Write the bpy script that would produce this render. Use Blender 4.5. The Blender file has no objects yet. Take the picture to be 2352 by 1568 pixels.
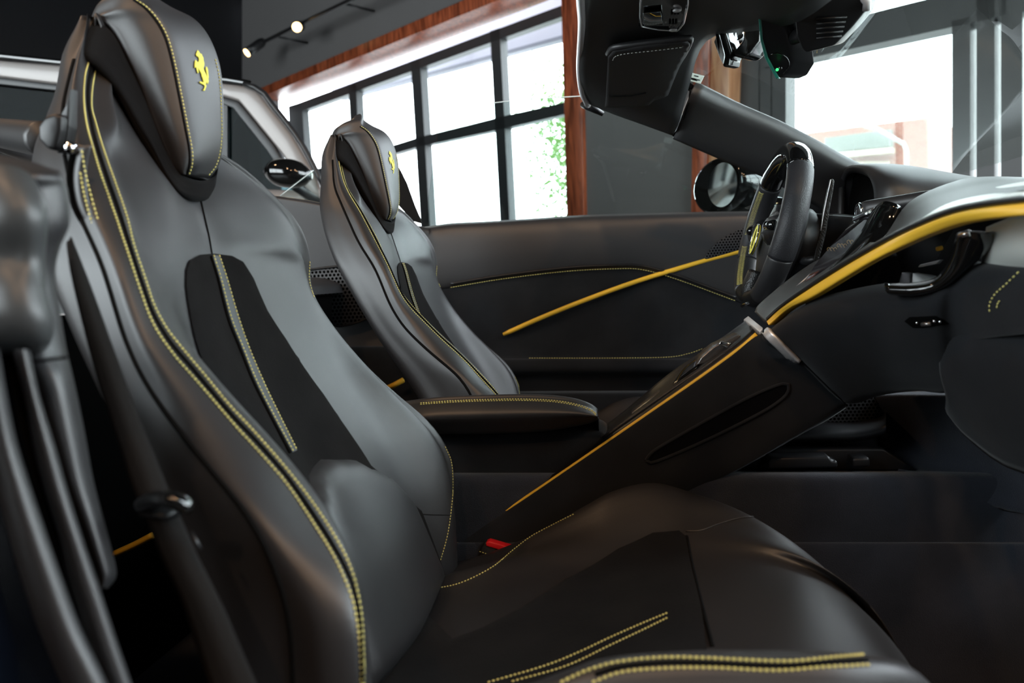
import bpy, bmesh, math, random
import numpy as np
from mathutils import Vector, Matrix
from mathutils.bvhtree import BVHTree
from mathutils.geometry import delaunay_2d_cdt
random.seed(4)
scene = bpy.context.scene
COL = scene.collection

# ------------------------------------------------------------------ camera
# car frame: X = car's nose direction, Y = across the car away from the camera, Z = up (metres)
PW, PH, FP = 2352, 1568, 1750.0
_y = np.array([(1425-PW/2)/FP, (625-PH/2)/FP, 1.0]); _y /= np.linalg.norm(_y)
_q = np.array([(2425-PW/2)/FP, (573-PH/2)/FP, 1.0])
_z = -np.cross(_y, _q); _z /= np.linalg.norm(_z)
if _z[1] > 0: _z = -_z
_x = np.cross(_y, _z); _x /= np.linalg.norm(_x)
RM = np.array([_x, _y, _z])
CAM = np.array([0.0, 0.0, 1.0])
cd = bpy.data.cameras.new('camera'); cam = bpy.data.objects.new('camera', cd); COL.objects.link(cam)
M3 = np.stack([RM[:, 0], -RM[:, 1], -RM[:, 2]], axis=1)
mw = Matrix([[*M3[i], CAM[i]] for i in range(3)] + [[0, 0, 0, 1]])
cam.matrix_world = mw
cd.lens = FP/PW*36; cd.sensor_width = 36; cd.clip_start = 0.02; cd.clip_end = 300
cd.dof.use_dof = True; cd.dof.focus_distance = 1.25; cd.dof.aperture_fstop = 5.0
scene.camera = cam
scene.view_settings.view_transform = 'Standard'; scene.view_settings.look = 'None'
scene.view_settings.gamma = 1; scene.view_settings.use_curve_mapping = False
scene.view_settings.exposure = 0.0
try: scene.cycles.use_denoising = True
except Exception: pass
scene.cycles.max_bounces = 8; scene.cycles.transparent_max_bounces = 16
scene.cycles.sample_clamp_indirect = 6.0
# ------------------------------------------------------------------ daylight
wd = bpy.data.worlds.new('sky'); scene.world = wd; wd.use_nodes = True
nt = wd.node_tree; bg = nt.nodes['Background']
tc = nt.nodes.new('ShaderNodeTexCoord'); sp = nt.nodes.new('ShaderNodeSeparateXYZ'); cr = nt.nodes.new('ShaderNodeValToRGB')
nt.links.new(tc.outputs['Generated'], sp.inputs[0]); nt.links.new(sp.outputs['Z'], cr.inputs[0]); nt.links.new(cr.outputs[0], bg.inputs[0])
cr.color_ramp.elements[0].position = 0.0; cr.color_ramp.elements[0].color = (0.90, 0.95, 1, 1)
cr.color_ramp.elements[1].position = 1.0; cr.color_ramp.elements[1].color = (0.78, 0.88, 1, 1)
bg.inputs[1].default_value = 11.5

# ------------------------------------------------------------------ projection helpers (pixel + lateral distance -> point in the car)
def ray(px, py): return RM @ np.array([(px-PW/2)/FP, (py-PH/2)/FP, 1.0])
def U(px, py, Y):
    d = ray(px, py); return CAM + d*(Y/d[1])
def UZ(px, py, z):
    d = ray(px, py); return CAM + d*((z-CAM[2])/d[2])
def PP(l): return [U(*p) for p in l]

# ------------------------------------------------------------------ mesh helpers
def mesh(name, V, Fc, mat, parent=None, smooth=True):
    me = bpy.data.meshes.new(name); me.from_pydata([tuple(map(float, v)) for v in V], [], [tuple(f) for f in Fc]); me.update()
    o = bpy.data.objects.new(name, me); COL.objects.link(o)
    me.materials.append(mat)
    if smooth:
        for p in me.polygons: p.use_smooth = True
    if parent is not None: setp(o, parent)
    return o
def setp(o, parent):
    o.parent = parent
    bpy.context.view_layer.update() if False else None
    o.matrix_parent_inverse = Matrix.Translation(-Vector(WL(parent)))
def WL(o):
    v = Vector(o.location)
    return v if o.parent is None else v
def thing(name, label, cat, loc=(0, 0, 0), group=None):
    o = bpy.data.objects.new(name, None); COL.objects.link(o); o.location = Vector([float(c) for c in loc]); o.empty_display_size = .05
    o['label'] = label; o['category'] = cat
    if group: o['group'] = group
    return o
def tag(o, label, cat, group=None):
    o['label'] = label; o['category'] = cat
    if group: o['group'] = group
    return o
def struct(o): o['kind'] = 'structure'; return o
def cr1(P, n, closed=False):
    """Catmull-Rom through the points of P (k,3): n samples per span"""
    P = np.asarray(P, float); k = len(P)
    if closed: Q = np.concatenate([P[-1:], P, P[:2]])
    else: Q = np.concatenate([2*P[:1]-P[1:2], P, 2*P[-1:]-P[-2:-1]])
    out = []; spans = k if closed else k-1
    for i in range(spans):
        a, b, c, d = Q[i], Q[i+1], Q[i+2], Q[i+3]
        for t in np.arange(n)/n:
            out.append(.5*(2*b+(c-a)*t+(2*a-5*b+4*c-d)*t*t+(3*b-a-3*c+d)*t**3))
    if not closed: out.append(P[-1])
    return np.array(out)
def resamp(P, step, closed=False):
    P = np.asarray(P, float)
    if closed: P = np.concatenate([P, P[:1]])
    d = np.linalg.norm(np.diff(P, axis=0), axis=1); s = np.concatenate([[0], np.cumsum(d)])
    n = max(2, int(round(s[-1]/step))+1); t = np.linspace(0, s[-1], n)
    return np.stack([np.interp(t, s, P[:, i]) for i in range(3)], axis=1)
def grid(rows, nu=4, nv=4, closed=False):
    R1 = [cr1(r, nv, closed) for r in rows]
    R1 = np.array(R1)
    G = np.stack([cr1(R1[:, j], nu) for j in range(R1.shape[1])], axis=1)
    return G
def gridmesh(name, G, mat, parent=None, closed=False, caps=False, thick=0, flip=False):
    a, b = G.shape[:2]; V = G.reshape(-1, 3); Fc = []
    for i in range(a-1):
        for j in range(b if closed else b-1):
            k = (j+1) % b
            f = (i*b+j, i*b+k, (i+1)*b+k, (i+1)*b+j)
            Fc.append(f[::-1] if flip else f)
    if caps:
        V = np.concatenate([V, [G[0].mean(0)], [G[-1].mean(0)]]); n0 = a*b
        for j in range(b):
            k = (j+1) % b
            f1 = (n0, k, j); f2 = (n0+1, (a-1)*b+j, (a-1)*b+k)
            Fc += [f1[::-1] if flip else f1, f2[::-1] if flip else f2]
    o = mesh(name, V, Fc, mat, parent)
    if thick:
        m = o.modifiers.new('s', 'SOLIDIFY'); m.thickness = abs(thick); m.offset = 1 if thick > 0 else -1
    return o
def patch(name, rows, mat, parent=None, nu=5, nv=5, thick=0.0, closed=False, caps=False):
    return gridmesh(name, grid([PP(r) if len(r[0]) == 3 and max(r[0]) > 5 else r for r in rows], nu, nv, closed), mat, parent, closed, caps, thick)
def tube(name, P, r, mat, parent=None, n=10, closed=False, flat=1.0, up=None):
    P = np.asarray(P, float); k = len(P); V = []; Fc = []
    rr = r if hasattr(r, '__len__') else [r]*k
    u = None
    for i in range(k):
        a = P[(i-1) % k] if (closed or i > 0) else P[i]; b = P[(i+1) % k] if (closed or i < k-1) else P[i]
        t = (b-a)/ (np.linalg.norm(b-a)+1e-9)
        if u is None:
            u = np.array(up if up is not None else ([0, 0, 1] if abs(t[2]) < .8 else [1, 0, 0]), float)
        if up is not None: u = np.array(up, float)
        u = u-t*np.dot(u, t); u /= np.linalg.norm(u)+1e-9
        w = np.cross(t, u)
        for j in range(n):
            an = 2*math.pi*j/n
            V.append(P[i]+rr[i]*(math.cos(an)*u*flat+math.sin(an)*w))
    for i in range(k if closed else k-1):
        i2 = (i+1) % k
        for j in range(n):
            j2 = (j+1) % n
            Fc.append((i*n+j, i*n+j2, i2*n+j2, i2*n+j))
    if not closed:
        Fc.append(tuple(range(n))[::-1]); Fc.append(tuple((k-1)*n+j for j in range(n)))
    return mesh(name, V, Fc, mat, parent)
def stitches(name, P, mat, parent=None, pitch=.004, L=.0027, r=.0007, off=None):
    """a row of thread dashes along a curve"""
    Q = resamp(P, pitch); V = []; Fc = []
    for i in range(len(Q)-1):
        a = Q[i]; d = Q[i+1]-Q[i]; l = np.linalg.norm(d)
        if l < 1e-6: continue
        d /= l; u = np.cross(d, [0.3, 0.2, .93]); u /= np.linalg.norm(u)+1e-9; w = np.cross(d, u); b0 = len(V)
        for s, q in ((0, .4), (.25, 1), (.75, 1), (1, .4)):
            for k in range(6):
                an = k*math.pi/3; V.append(a+d*L*s+(u*math.cos(an)+w*math.sin(an))*r*q)
        for s in range(3):
            for k in range(6):
                k2 = (k+1) % 6; Fc.append((b0+s*6+k, b0+s*6+k2, b0+s*6+6+k2, b0+s*6+6+k))
        Fc.append(tuple(b0+k for k in range(6))[::-1]); Fc.append(tuple(b0+18+k for k in range(6)))
    return mesh(name, V, Fc, mat, parent)
def slab(name, poly, vec, mat, parent=None, bevel=0.0, seg=3, smooth=False):
    """polygon (list of 3D points) extruded along vec"""
    P = [np.asarray(p, float) for p in poly]; n = len(P); vec = np.asarray(vec, float)
    bm = bmesh.new()
    a = [bm.verts.new(p) for p in P]; b = [bm.verts.new(p+vec) for p in P]
    fs = [bm.faces.new(a), bm.faces.new(b[::-1])]
    for i in range(n):
        j = (i+1) % n; bm.faces.new((a[j], a[i], b[i], b[j]))
    bmesh.ops.recalc_face_normals(bm, faces=bm.faces)
    if bevel: bmesh.ops.bevel(bm, geom=list(bm.edges), offset=bevel, segments=seg, profile=.5, affect='EDGES', clamp_overlap=True)
    bmesh.ops.triangulate(bm, faces=[f for f in bm.faces if len(f.verts) > 4])
    me = bpy.data.meshes.new(name); bm.to_mesh(me); bm.free(); me.materials.append(mat)
    o = bpy.data.objects.new(name, me); COL.objects.link(o)
    if smooth or bevel:
        for p in me.polygons: p.use_smooth = True
        try: me.set_sharp_from_angle(angle=math.radians(40))
        except Exception: pass
    if parent is not None: setp(o, parent)
    return o
def pslab(name, pix, Y, th, mat, parent=None, bevel=0.0, seg=3):
    """outline given at lateral distance Y, thickness th running away from the camera"""
    return slab(name, [U(p[0], p[1], (p[2] if len(p) > 2 else Y)) for p in pix], (0, th, 0), mat, parent, bevel, seg)
def box(name, c, s, mat, parent=None, bevel=0.0, rot=None):
    x, y, z = [k/2 for k in s]
    P = [np.array(p, float) for p in ((-x, -y, -z), (x, -y, -z), (x, y, -z), (-x, y, -z))]
    o = slab(name, P, (0, 0, 2*z), mat, None, bevel)
    for v in o.data.vertices:
        co = Vector(v.co)
        if rot is not None: co = rot @ co
        v.co = co+Vector(c)
    if parent is not None: setp(o, parent)
    return o
def ball(name, c, r, mat, parent=None, sc=(1, 1, 1), seg=20):
    bm = bmesh.new(); bmesh.ops.create_uvsphere(bm, u_segments=seg, v_segments=seg//2, radius=r)
    for v in bm.verts: v.co = Vector((v.co.x*sc[0]+c[0], v.co.y*sc[1]+c[1], v.co.z*sc[2]+c[2]))
    me = bpy.data.meshes.new(name); bm.to_mesh(me); bm.free(); me.materials.append(mat)
    for p in me.polygons: p.use_smooth = True
    o = bpy.data.objects.new(name, me); COL.objects.link(o)
    if parent is not None: setp(o, parent)
    return o
def bvh_of(*objs):
    V = []; T = []
    for o in objs:
        b = len(V); V += [v.co.copy() for v in o.data.vertices]
        T += [tuple(i+b for i in p.vertices) for p in o.data.polygons]
    return BVHTree.FromPolygons(V, T)
def drop(bvh, px, py, off=.001, default=None):
    """where the line of sight through a photo pixel meets a surface"""
    d = Vector(ray(px, py)).normalized(); h = bvh.ray_cast(Vector(CAM), d)
    if h[0] is None: return None
    n = h[1]
    if n.dot(d) > 0: n = -n
    return np.array(h[0]+n*off)
def dropcurve(bvh, pix, off=.001, n=6):
    P = cr1([(p[0], p[1], 0) for p in pix], n); out = []
    for p in P:
        q = drop(bvh, p[0], p[1], off)
        if q is not None and (not out or np.linalg.norm(q-out[-1]) < .12): out.append(q)
    return np.array(out)
def inside(poly, x, y):
    c = False; j = len(poly)-1
    for i in range(len(poly)):
        if (poly[i][1] > y) != (poly[j][1] > y) and x < (poly[j][0]-poly[i][0])*(y-poly[i][1])/(poly[j][1]-poly[i][1])+poly[i][0]: c = not c
        j = i
    return c
def fill2d(poly, step):
    """triangulate a 2-D polygon with inner points on a grid"""
    poly = [tuple(map(float, p[:2])) for p in poly]; B = []
    for i in range(len(poly)):
        a = poly[i]; b = poly[(i+1) % len(poly)]; n = max(1, int(math.hypot(b[0]-a[0], b[1]-a[1])/step))
        for k in range(n): B.append((a[0]+(b[0]-a[0])*k/n, a[1]+(b[1]-a[1])*k/n))
    xs = [p[0] for p in B]; ys = [p[1] for p in B]; I = []
    for x in np.arange(min(xs), max(xs), step):
        for y in np.arange(min(ys), max(ys), step):
            if inside(poly, x, y) and min((x-b[0])**2+(y-b[1])**2 for b in B) > (step*.5)**2: I.append((x, y))
    pts = [Vector(p) for p in B+I]; ed = [(i, (i+1) % len(B)) for i in range(len(B))]
    r = delaunay_2d_cdt(pts, ed, [], 1, 1e-6)
    return [tuple(v) for v in r[0]], [tuple(f) for f in r[2]], B
def edgedist(B, p): return min(math.hypot(p[0]-b[0], p[1]-b[1]) for b in B)
def droppatch(name, bvh, pix, mat, parent=None, off=.0015, step=8, smoothcurve=True, n=4):
    """a panel laid over a surface, outlined by photo pixels"""
    poly = cr1([(p[0], p[1], 0) for p in pix], n, True) if smoothcurve else pix
    V2, Fc, B = fill2d(poly, step); V = []; ok = []
    for v in V2:
        q = drop(bvh, v[0], v[1], off); ok.append(q is not None); V.append(q if q is not None else np.zeros(3))
    Fc = [f for f in Fc if all(ok[i] for i in f) and max(np.linalg.norm(V[f[0]]-V[f[1]]), np.linalg.norm(V[f[1]]-V[f[2]])) < .08]
    return mesh(name, V, Fc, mat, parent)
def frontpatch(name, bvh, yz, mat, parent=None, off=.002, step=.01, bulge=0, bw=.03, axis='x', src=1.0):
    """a panel laid over a surface from the front (axis x) or from above (axis z)"""
    V2, Fc, B = fill2d(yz, step); V = []
    for v in V2:
        if axis == 'x': o_, d_ = Vector((src, v[0], v[1])), Vector((-1, 0, 0))
        else: o_, d_ = Vector((v[0], v[1], src)), Vector((0, 0, -1))
        h = bvh.ray_cast(o_, d_)
        if h[0] is None: V.append(None); continue
        nn = h[1] if h[1].dot(d_) < 0 else -h[1]
        e = min(1, edgedist(B, v)/bw); k = off+bulge*math.sqrt(max(0, 1-(1-e)**2))
        V.append(np.array(h[0]+nn*k))
    Fc = [f for f in Fc if all(V[i] is not None for i in f)]
    V = [v if v is not None else np.zeros(3) for v in V]
    return mesh(name, V, Fc, mat, parent)

# ------------------------------------------------------------------ materials
def mat(name, col, rough=.5, metal=0, spec=.5, bump=None, coat=0, sheen=0, emis=None, es=0, var=None, alpha=1, sheen_col=None):
    m = bpy.data.materials.new(name); m.use_nodes = True; n = m.node_tree; b = n.nodes['Principled BSDF']
    b.inputs['Base Color'].default_value = (*col, 1); b.inputs['Roughness'].default_value = rough; b.inputs['Metallic'].default_value = metal
    b.inputs['Specular IOR Level'].default_value = spec; b.inputs['Coat Weight'].default_value = coat; b.inputs['Coat Roughness'].default_value = .05
    if sheen:
        b.inputs['Sheen Weight'].default_value = sheen; b.inputs['Sheen Roughness'].default_value = .5
        if sheen_col: b.inputs['Sheen Tint'].default_value = (*sheen_col, 1)
    if emis: b.inputs['Emission Color'].default_value = (*emis, 1); b.inputs['Emission Strength'].default_value = es
    t = None
    if bump or var:
        t = n.nodes.new('ShaderNodeTexCoord')
    if bump:
        kind, sc, st = bump
        if kind == 'vor': x = n.nodes.new('ShaderNodeTexVoronoi'); x.inputs['Scale'].default_value = sc; out = x.outputs['Distance']
        else: x = n.nodes.new('ShaderNodeTexNoise'); x.inputs['Scale'].default_value = sc; x.inputs['Detail'].default_value = 3; out = x.outputs['Fac']
        bp = n.nodes.new('ShaderNodeBump'); bp.inputs['Strength'].default_value = st; bp.inputs['Distance'].default_value = .001
        n.links.new(t.outputs['Object'], x.inputs['Vector']); n.links.new(out, bp.inputs['Height']); n.links.new(bp.outputs[0], b.inputs['Normal'])
    if var:
        sc, c2 = var
        x = n.nodes.new('ShaderNodeTexNoise'); x.inputs['Scale'].default_value = sc; x.inputs['Detail'].default_value = 5
        r = n.nodes.new('ShaderNodeValToRGB'); r.color_ramp.elements[0].color = (*col, 1); r.color_ramp.elements[1].color = (*c2, 1)
        r.color_ramp.elements[0].position = .35; r.color_ramp.elements[1].position = .7
        n.links.new(t.outputs['Object'], x.inputs['Vector']); n.links.new(x.outputs['Fac'], r.inputs[0]); n.links.new(r.outputs[0], b.inputs['Base Color'])
    return m
def glassmat(name, tint, refl=.08, rough=0.0):
    m = bpy.data.materials.new(name); m.use_nodes = True; n = m.node_tree; n.nodes.clear()
    o = n.nodes.new('ShaderNodeOutputMaterial'); mx = n.nodes.new('ShaderNodeMixShader'); tr = n.nodes.new('ShaderNodeBsdfTransparent'); gl = n.nodes.new('ShaderNodeBsdfGlossy')
    fr = n.nodes.new('ShaderNodeLayerWeight'); fr.inputs['Blend'].default_value = .25
    mp = n.nodes.new('ShaderNodeMapRange'); mp.inputs['To Min'].default_value = refl*.5; mp.inputs['To Max'].default_value = min(1, refl*6)
    tr.inputs[0].default_value = (*tint, 1); gl.inputs['Roughness'].default_value = rough; gl.inputs[0].default_value = (.9, .95, .95, 1)
    n.links.new(fr.outputs['Fresnel'], mp.inputs[0]); n.links.new(mp.outputs[0], mx.inputs[0]); n.links.new(tr.outputs[0], mx.inputs[1]); n.links.new(gl.outputs[0], mx.inputs[2]); n.links.new(mx.outputs[0], o.inputs[0])
    return m
LEATHER = mat('black_leather', (.019, .0185, .020), .47, bump=('vor', 900, .06), spec=.85)
LEATHER2 = mat('black_leather_wrinkled', (.045, .047, .048), .42, bump=('noise', 22, .9), spec=.6)
SUEDE = mat('black_suede', (.0125, .0132, .0150), .95, spec=.15, bump=('noise', 500, .25), sheen=.10, var=(14, (.018, .019, .0215)))
SUEDEG = mat('charcoal_suede', (.0065, .0063, .0066), .95, spec=.06, bump=('noise', 400, .3), sheen=.03, var=(20, (.0095, .0093, .0096)))
CARPET = mat('black_carpet', (.024, .027, .034), 1, spec=.05, bump=('noise', 700, .9), sheen=.12, var=(9, (.038, .042, .054)))
GLOSS = mat('gloss_black', (.004, .004, .004), .08, spec=.6, coat=.5)
PLASTIC = mat('satin_black_plastic', (.010, .010, .011), .38, spec=.45)
DARK = mat('deep_black', (.002, .002, .002), .9, spec=.05)
CREASE = mat('seam_crease', (.003, .003, .003), .8, spec=.1)
YELLOW = mat('yellow_trim', (.96, .56, .05), .42, spec=.4)
THREAD = mat('yellow_thread', (.72, .64, .22), .7, spec=.2)
EMBROID = mat('yellow_embroidery', (.85, .78, .12), .65, spec=.2)
ICON = 1
STEEL = mat('satin_aluminium', (.86, .86, .88), .38, metal=.55)
CHROME = mat('chrome', (.9, .9, .92), .08, metal=1)
RED = mat('red_plastic', (.75, .015, .02), .35, spec=.5, emis=(.8, .01, .01), es=.0)
WEB = mat('seatbelt_webbing', (.009, .008, .0075), .8, spec=.12, bump=('noise', 300, .4))
STRIPL = mat('grey_leather_strip', (.055, .062, .066), .5, spec=.45)
CARBON = mat('carbon_fibre', (.010, .010, .010), .38, spec=.4, bump=('vor', 350, .5))
WALLG = mat('dark_grey_paint', (.125, .121, .121), .85, spec=.2, var=(.6, (.14, .135, .135)))
WALLD = mat('black_paint', (.008, .008, .009), .9, spec=.1)
FLOORM = mat('polished_dark_floor', (.05, .048, .045), .35, spec=.4)
FRAME = mat('window_frame_bronze', (.035, .038, .040), .4, spec=.4)
SHELLP = LEATHER
GLASS = glassmat('window_glass', (.97, .99, .98), .05)
WSGLASS = glassmat('windscreen_glass', (.86, .93, .90), .05)
DOORGL = glassmat('side_glass', (.88, .93, .92), .05)
SILVER = mat('warm_silver_paint', (.22, .20, .19), .38, metal=.2, coat=.25)
SUVGL = glassmat('tinted_suv_glass', (.12, .17, .18), .006)
BULB = mat('lit_lamp', (1, .8, .5), .4, emis=(1, .62, .26), es=9)
SCREENM = mat('display_glass', (.012, .010, .012), .09, spec=.7, coat=.6)
MIRRORG = mat('mirror_glass', (.45, .5, .5), .04, metal=1)
WHITE = mat('white_plate', (.7, .72, .72), .4)
SHEENG = mat('pale_satin_panel', (.48, .50, .47), .35, spec=.5)  # pale tone carries reflected daylight
def woodmat(name, c1, c2):
    m = bpy.data.materials.new(name); m.use_nodes = True; n = m.node_tree; b = n.nodes['Principled BSDF']
    t = n.nodes.new('ShaderNodeTexCoord'); mp = n.nodes.new('ShaderNodeMapping'); mp.inputs['Scale'].default_value = (6, 6, .5)
    w = n.nodes.new('ShaderNodeTexNoise'); w.inputs['Scale'].default_value = 4; w.inputs['Detail'].default_value = 8; w.inputs['Distortion'].default_value = 1.5
    r = n.nodes.new('ShaderNodeValToRGB'); r.color_ramp.elements[0].color = (*c1, 1); r.color_ramp.elements[1].color = (*c2, 1); r.color_ramp.elements[0].position = .38; r.color_ramp.elements[1].position = .62
    n.links.new(t.outputs['Object'], mp.inputs[0]); n.links.new(mp.outputs[0], w.inputs['Vector']); n.links.new(w.outputs['Fac'], r.inputs[0]); n.links.new(r.outputs[0], b.inputs['Base Color'])
    b.inputs['Roughness'].default_value = .35; return m
WOOD = woodmat('stained_wood', (.12, .025, .009), (.38, .09, .035))
WOODLIT = woodmat('pale_wood', (.35, .15, .07), (.52, .28, .15))
def perfmat(name, base, hole, scale, rad, axes='xz'):
    """perforated trim: a staggered field of round holes"""
    m = bpy.data.materials.new(name); m.use_nodes = True; n = m.node_tree; b = n.nodes['Principled BSDF']; L = n.links.new
    t = n.nodes.new('ShaderNodeTexCoord'); s = n.nodes.new('ShaderNodeSeparateXYZ'); L(t.outputs['Object'], s.inputs[0])
    def mth(op, a, c=None):
        x = n.nodes.new('ShaderNodeMath'); x.operation = op
        for i, q in enumerate((a, c)):
            if q is None: continue
            if isinstance(q, (int, float)): x.inputs[i].default_value = q
            else: L(q, x.inputs[i])
        return x.outputs[0]
    ax = {'x': s.outputs['X'], 'y': s.outputs['Y'], 'z': s.outputs['Z']}
    u = mth('MULTIPLY', ax[axes[0]], scale); v = mth('MULTIPLY', ax[axes[1]], scale)
    d = []
    for o_ in (0, .5):
        fu = mth('SUBTRACT', mth('FRACT', mth('ADD', u, o_)), .5); fv = mth('MULTIPLY', mth('SUBTRACT', mth('FRACT', mth('ADD', mth('MULTIPLY', v, .577), o_)), .5), 1.732)
        d.append(mth('SQRT', mth('ADD', mth('MULTIPLY', fu, fu), mth('MULTIPLY', fv, fv))))
    g = mth('GREATER_THAN', mth('MINIMUM', d[0], d[1]), rad)
    mx = n.nodes.new('ShaderNodeMix'); mx.data_type = 'RGBA'; mx.inputs[6].default_value = (*hole, 1); mx.inputs[7].default_value = (*base, 1)
    L(g, mx.inputs[0]); L(mx.outputs[2], b.inputs['Base Color'])
    sp_ = mth('MULTIPLY', g, .5); L(sp_, b.inputs['Specular IOR Level']); b.inputs['Roughness'].default_value = .45
    bp = n.nodes.new('ShaderNodeBump'); bp.inputs['Strength'].default_value = .6; bp.inputs['Distance'].default_value = .001; L(g, bp.inputs['Height']); L(bp.outputs[0], b.inputs['Normal'])
    return m
PERF = perfmat('perforated_trim', (.035, .035, .038), (.001, .001, .001), 140, .30)
PERFL = mat('perforated_leather', (.020, .020, .023), .5, spec=.45, bump=('vor', 500, .25))

# ------------------------------------------------------------------ showroom: window wall, other walls, floor, ceiling
_vp = RM @ np.array([(-600-PW/2)/FP, (731-PH/2)/FP, 1.0]); WD = np.array([_vp[0], _vp[1], 0]); WD /= np.linalg.norm(WD)   # along the wall, to the left
_r = RM @ np.array([(1305-PW/2)/FP, (600-PH/2)/FP, 1.0]); WA = CAM + _r*6.0
WN = np.cross(WD, [0, 0, 1.0]); WN /= np.linalg.norm(WN)
if np.dot(WN, CAM-WA) < 0: WN = -WN                      # towards the room
def W_(px, py, off=0.0):
    d = ray(px, py); A = WA+WN*off
    return CAM+d*(np.dot(A-CAM, WN)/np.dot(d, WN))
def wslab(name, pix, off0, off1, m, parent=None, bevel=0):
    """outline on the wall plane, reaching from off0 to off1 towards the room"""
    return slab(name, [W_(p[0], p[1]) + WN*off0 for p in pix], WN*(off1-off0), m, parent, bevel)
def joinmesh(name, objs):
    bm = bmesh.new()
    for o in objs: bm.from_mesh(o.data)
    me = bpy.data.meshes.new(name)
    for o in objs:
        for m in o.data.materials:
            if m.name not in me.materials: me.materials.append(m)
    bm.to_mesh(me); bm.free(); par = objs[0].parent; pinv = objs[0].matrix_parent_inverse.copy()
    sm = objs[0].data.polygons[0].use_smooth if objs[0].data.polygons else False
    for o in objs: d = o.data; bpy.data.objects.remove(o); bpy.data.meshes.remove(d)
    o = bpy.data.objects.new(name, me); COL.objects.link(o)
    if par: o.parent = par; o.matrix_parent_inverse = pinv
    return o
def wl(x, x0, y0, k): return y0+k*(x-x0)
hd = lambda x: 209-.430*(x-592)      # top of the wood header
hb = lambda x: 226-.405*(x-600)      # bottom of its front face
# wall around the openings
wall = [wslab('w', [(556, -1500), (3600, -3200), (3600, -1750), (2500, -560), (1640, -330), (1640, -700), (1340, hd(1340)-8), (592, 206), (556, 222)], -.25, 0, WALLG),
        wslab('w', [(1338, hd(1340)-8), (1640, -702), (1640, 1400), (1338, 1400)], -.25, 0, WALLG),
        wslab('w', [(556, 215), (596, 206), (612, 640), (560, 640)], -.25, 0, WALLG),
        wslab('w', [(560, 640), (1345, 660), (1345, 1400), (560, 1400)], -.25, 0, WALLG),
        wslab('w', [(1640, 800), (3600, 900), (3600, 2600), (1640, 1500)], -.25, 0, WALLG)]
wallo = joinmesh('wall_front', wall); struct(wallo); wallo['label'] = 'dark grey painted wall around the tall windows'
# window 1 (left, wood cased, black frames)
win = struct(bpy.data.objects.new('window_1', None)); COL.objects.link(win)
wslab('wood_header', [(592, 209), (1380, hd(1380)), (1380, hb(1380)), (600, 226)], -.30, .04, WOOD, win, .004)
wslab('wood_post', [(1290, -260), (1335, -280), (1352, 700), (1314, 700)], -.30, .04, WOOD, win, .004)
gt = lambda x: 237-.395*(x-615)      # black frame top
fr = []
FO0, FO1 = -.42, -.33
fr.append(wslab('f', [(606, gt(606)-4), (1300, gt(1300)-4), (1300, gt(1300)+24), (606, gt(606)+18)], FO0, FO1, FRAME))
fr.append(wslab('f', [(604, 236), (634, 226), (660, 560), (622, 560)], FO0, FO1, FRAME))
for xt, yt, xb, wdt in ((740, 190, 764, 17), (881, 130, 915, 21), (1062, 55, 1096, 22)):
    fr.append(wslab('f', [(xt, yt), (xt+wdt, yt-8), (xb+wdt, 660), (xb, 660)], FO0, FO1, FRAME))
fr.append(wslab('f', [(640, 393), (900, 308), (1100, 255), (1312, 204), (1312, 232), (1100, 285), (900, 330), (640, 410)], FO0, FO1, FRAME))
fr.append(wslab('f', [(620, 610), (1330, 560), (1330, 660), (620, 660)], FO0, FO1, FRAME))
joinmesh('window_frame', fr)
wslab('window_pane', [(620, gt(620)), (1310, gt(1310)), (1330, 640), (640, 640)], -.385, -.375, GLASS, win)
# window 2 (right, seen through the windscreen)
win2 = struct(bpy.data.objects.new('window_2', None)); COL.objects.link(win2)
wslab('wood_post', [(1612, -520), (1652, -545), (1624, 760), (1592, 760)], -.05, .05, WOOD, win2, .004)
wslab('wood_jamb', [(1654, -545), (1704, -575), (1662, 760), (1625, 760)], -.20, .035, WOODLIT, win2, .004)  # lit side of the post, its brightness put into the wood colour
hp = lambda x: 130-.221*(x-1828)
fr = []
fr.append(wslab('f', [(1700, -700), (1722, -710), (1722, 860), (1664, 860)], -.26, -.12, FRAME))
fr.append(wslab('f', [(1725, -700), (1750, -720), (1750, 860), (1725, 860)], -.26, -.12, FRAME))
fr.append(wslab('f', [(1753, -700), (1785, -730), (1785, 860), (1753, 860)], -.26, -.12, FRAME))
fr.append(wslab('f', [(1740, hp(1740)-66), (2300, hp(2300)-84), (2300, hp(2300)), (1740, hp(1740))], -.26, -.10, FRAME))
fr.append(wslab('f', [(2174, 40), (2216, 30), (2216, 900), (2174, 900)], -.26, -.10, FRAME))
fr.append(wslab('f', [(2231, -20), (2273, -30), (2273, 900), (2231, 900)], -.26, -.10, FRAME))
fr.append(wslab('f', [(2288, -1300), (2338, -1350), (2338, 900), (2288, 900)], -.26, -.10, FRAME))
fr.append(wslab('f', [(2000, -1200), (2290, -1330), (2290, -1290), (2000, -1160)], -.26, -.10, FRAME))
for x in (2640, 3050): fr.append(wslab('f', [(x, -1800), (x+45, -1840), (x+45, 1200), (x, 1200)], -.26, -.10, FRAME))
fr.append(wslab('f', [(2338, hp(2338)-84), (3600, -560), (3600, -480), (2338, hp(2338))], -.26, -.10, FRAME))
joinmesh('window_frame', fr)
wslab('window_pane', [(1650, -700), (3600, -3000), (3600, 1500), (1650, 900)], -.185, -.175, GLASS, win2)
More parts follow.
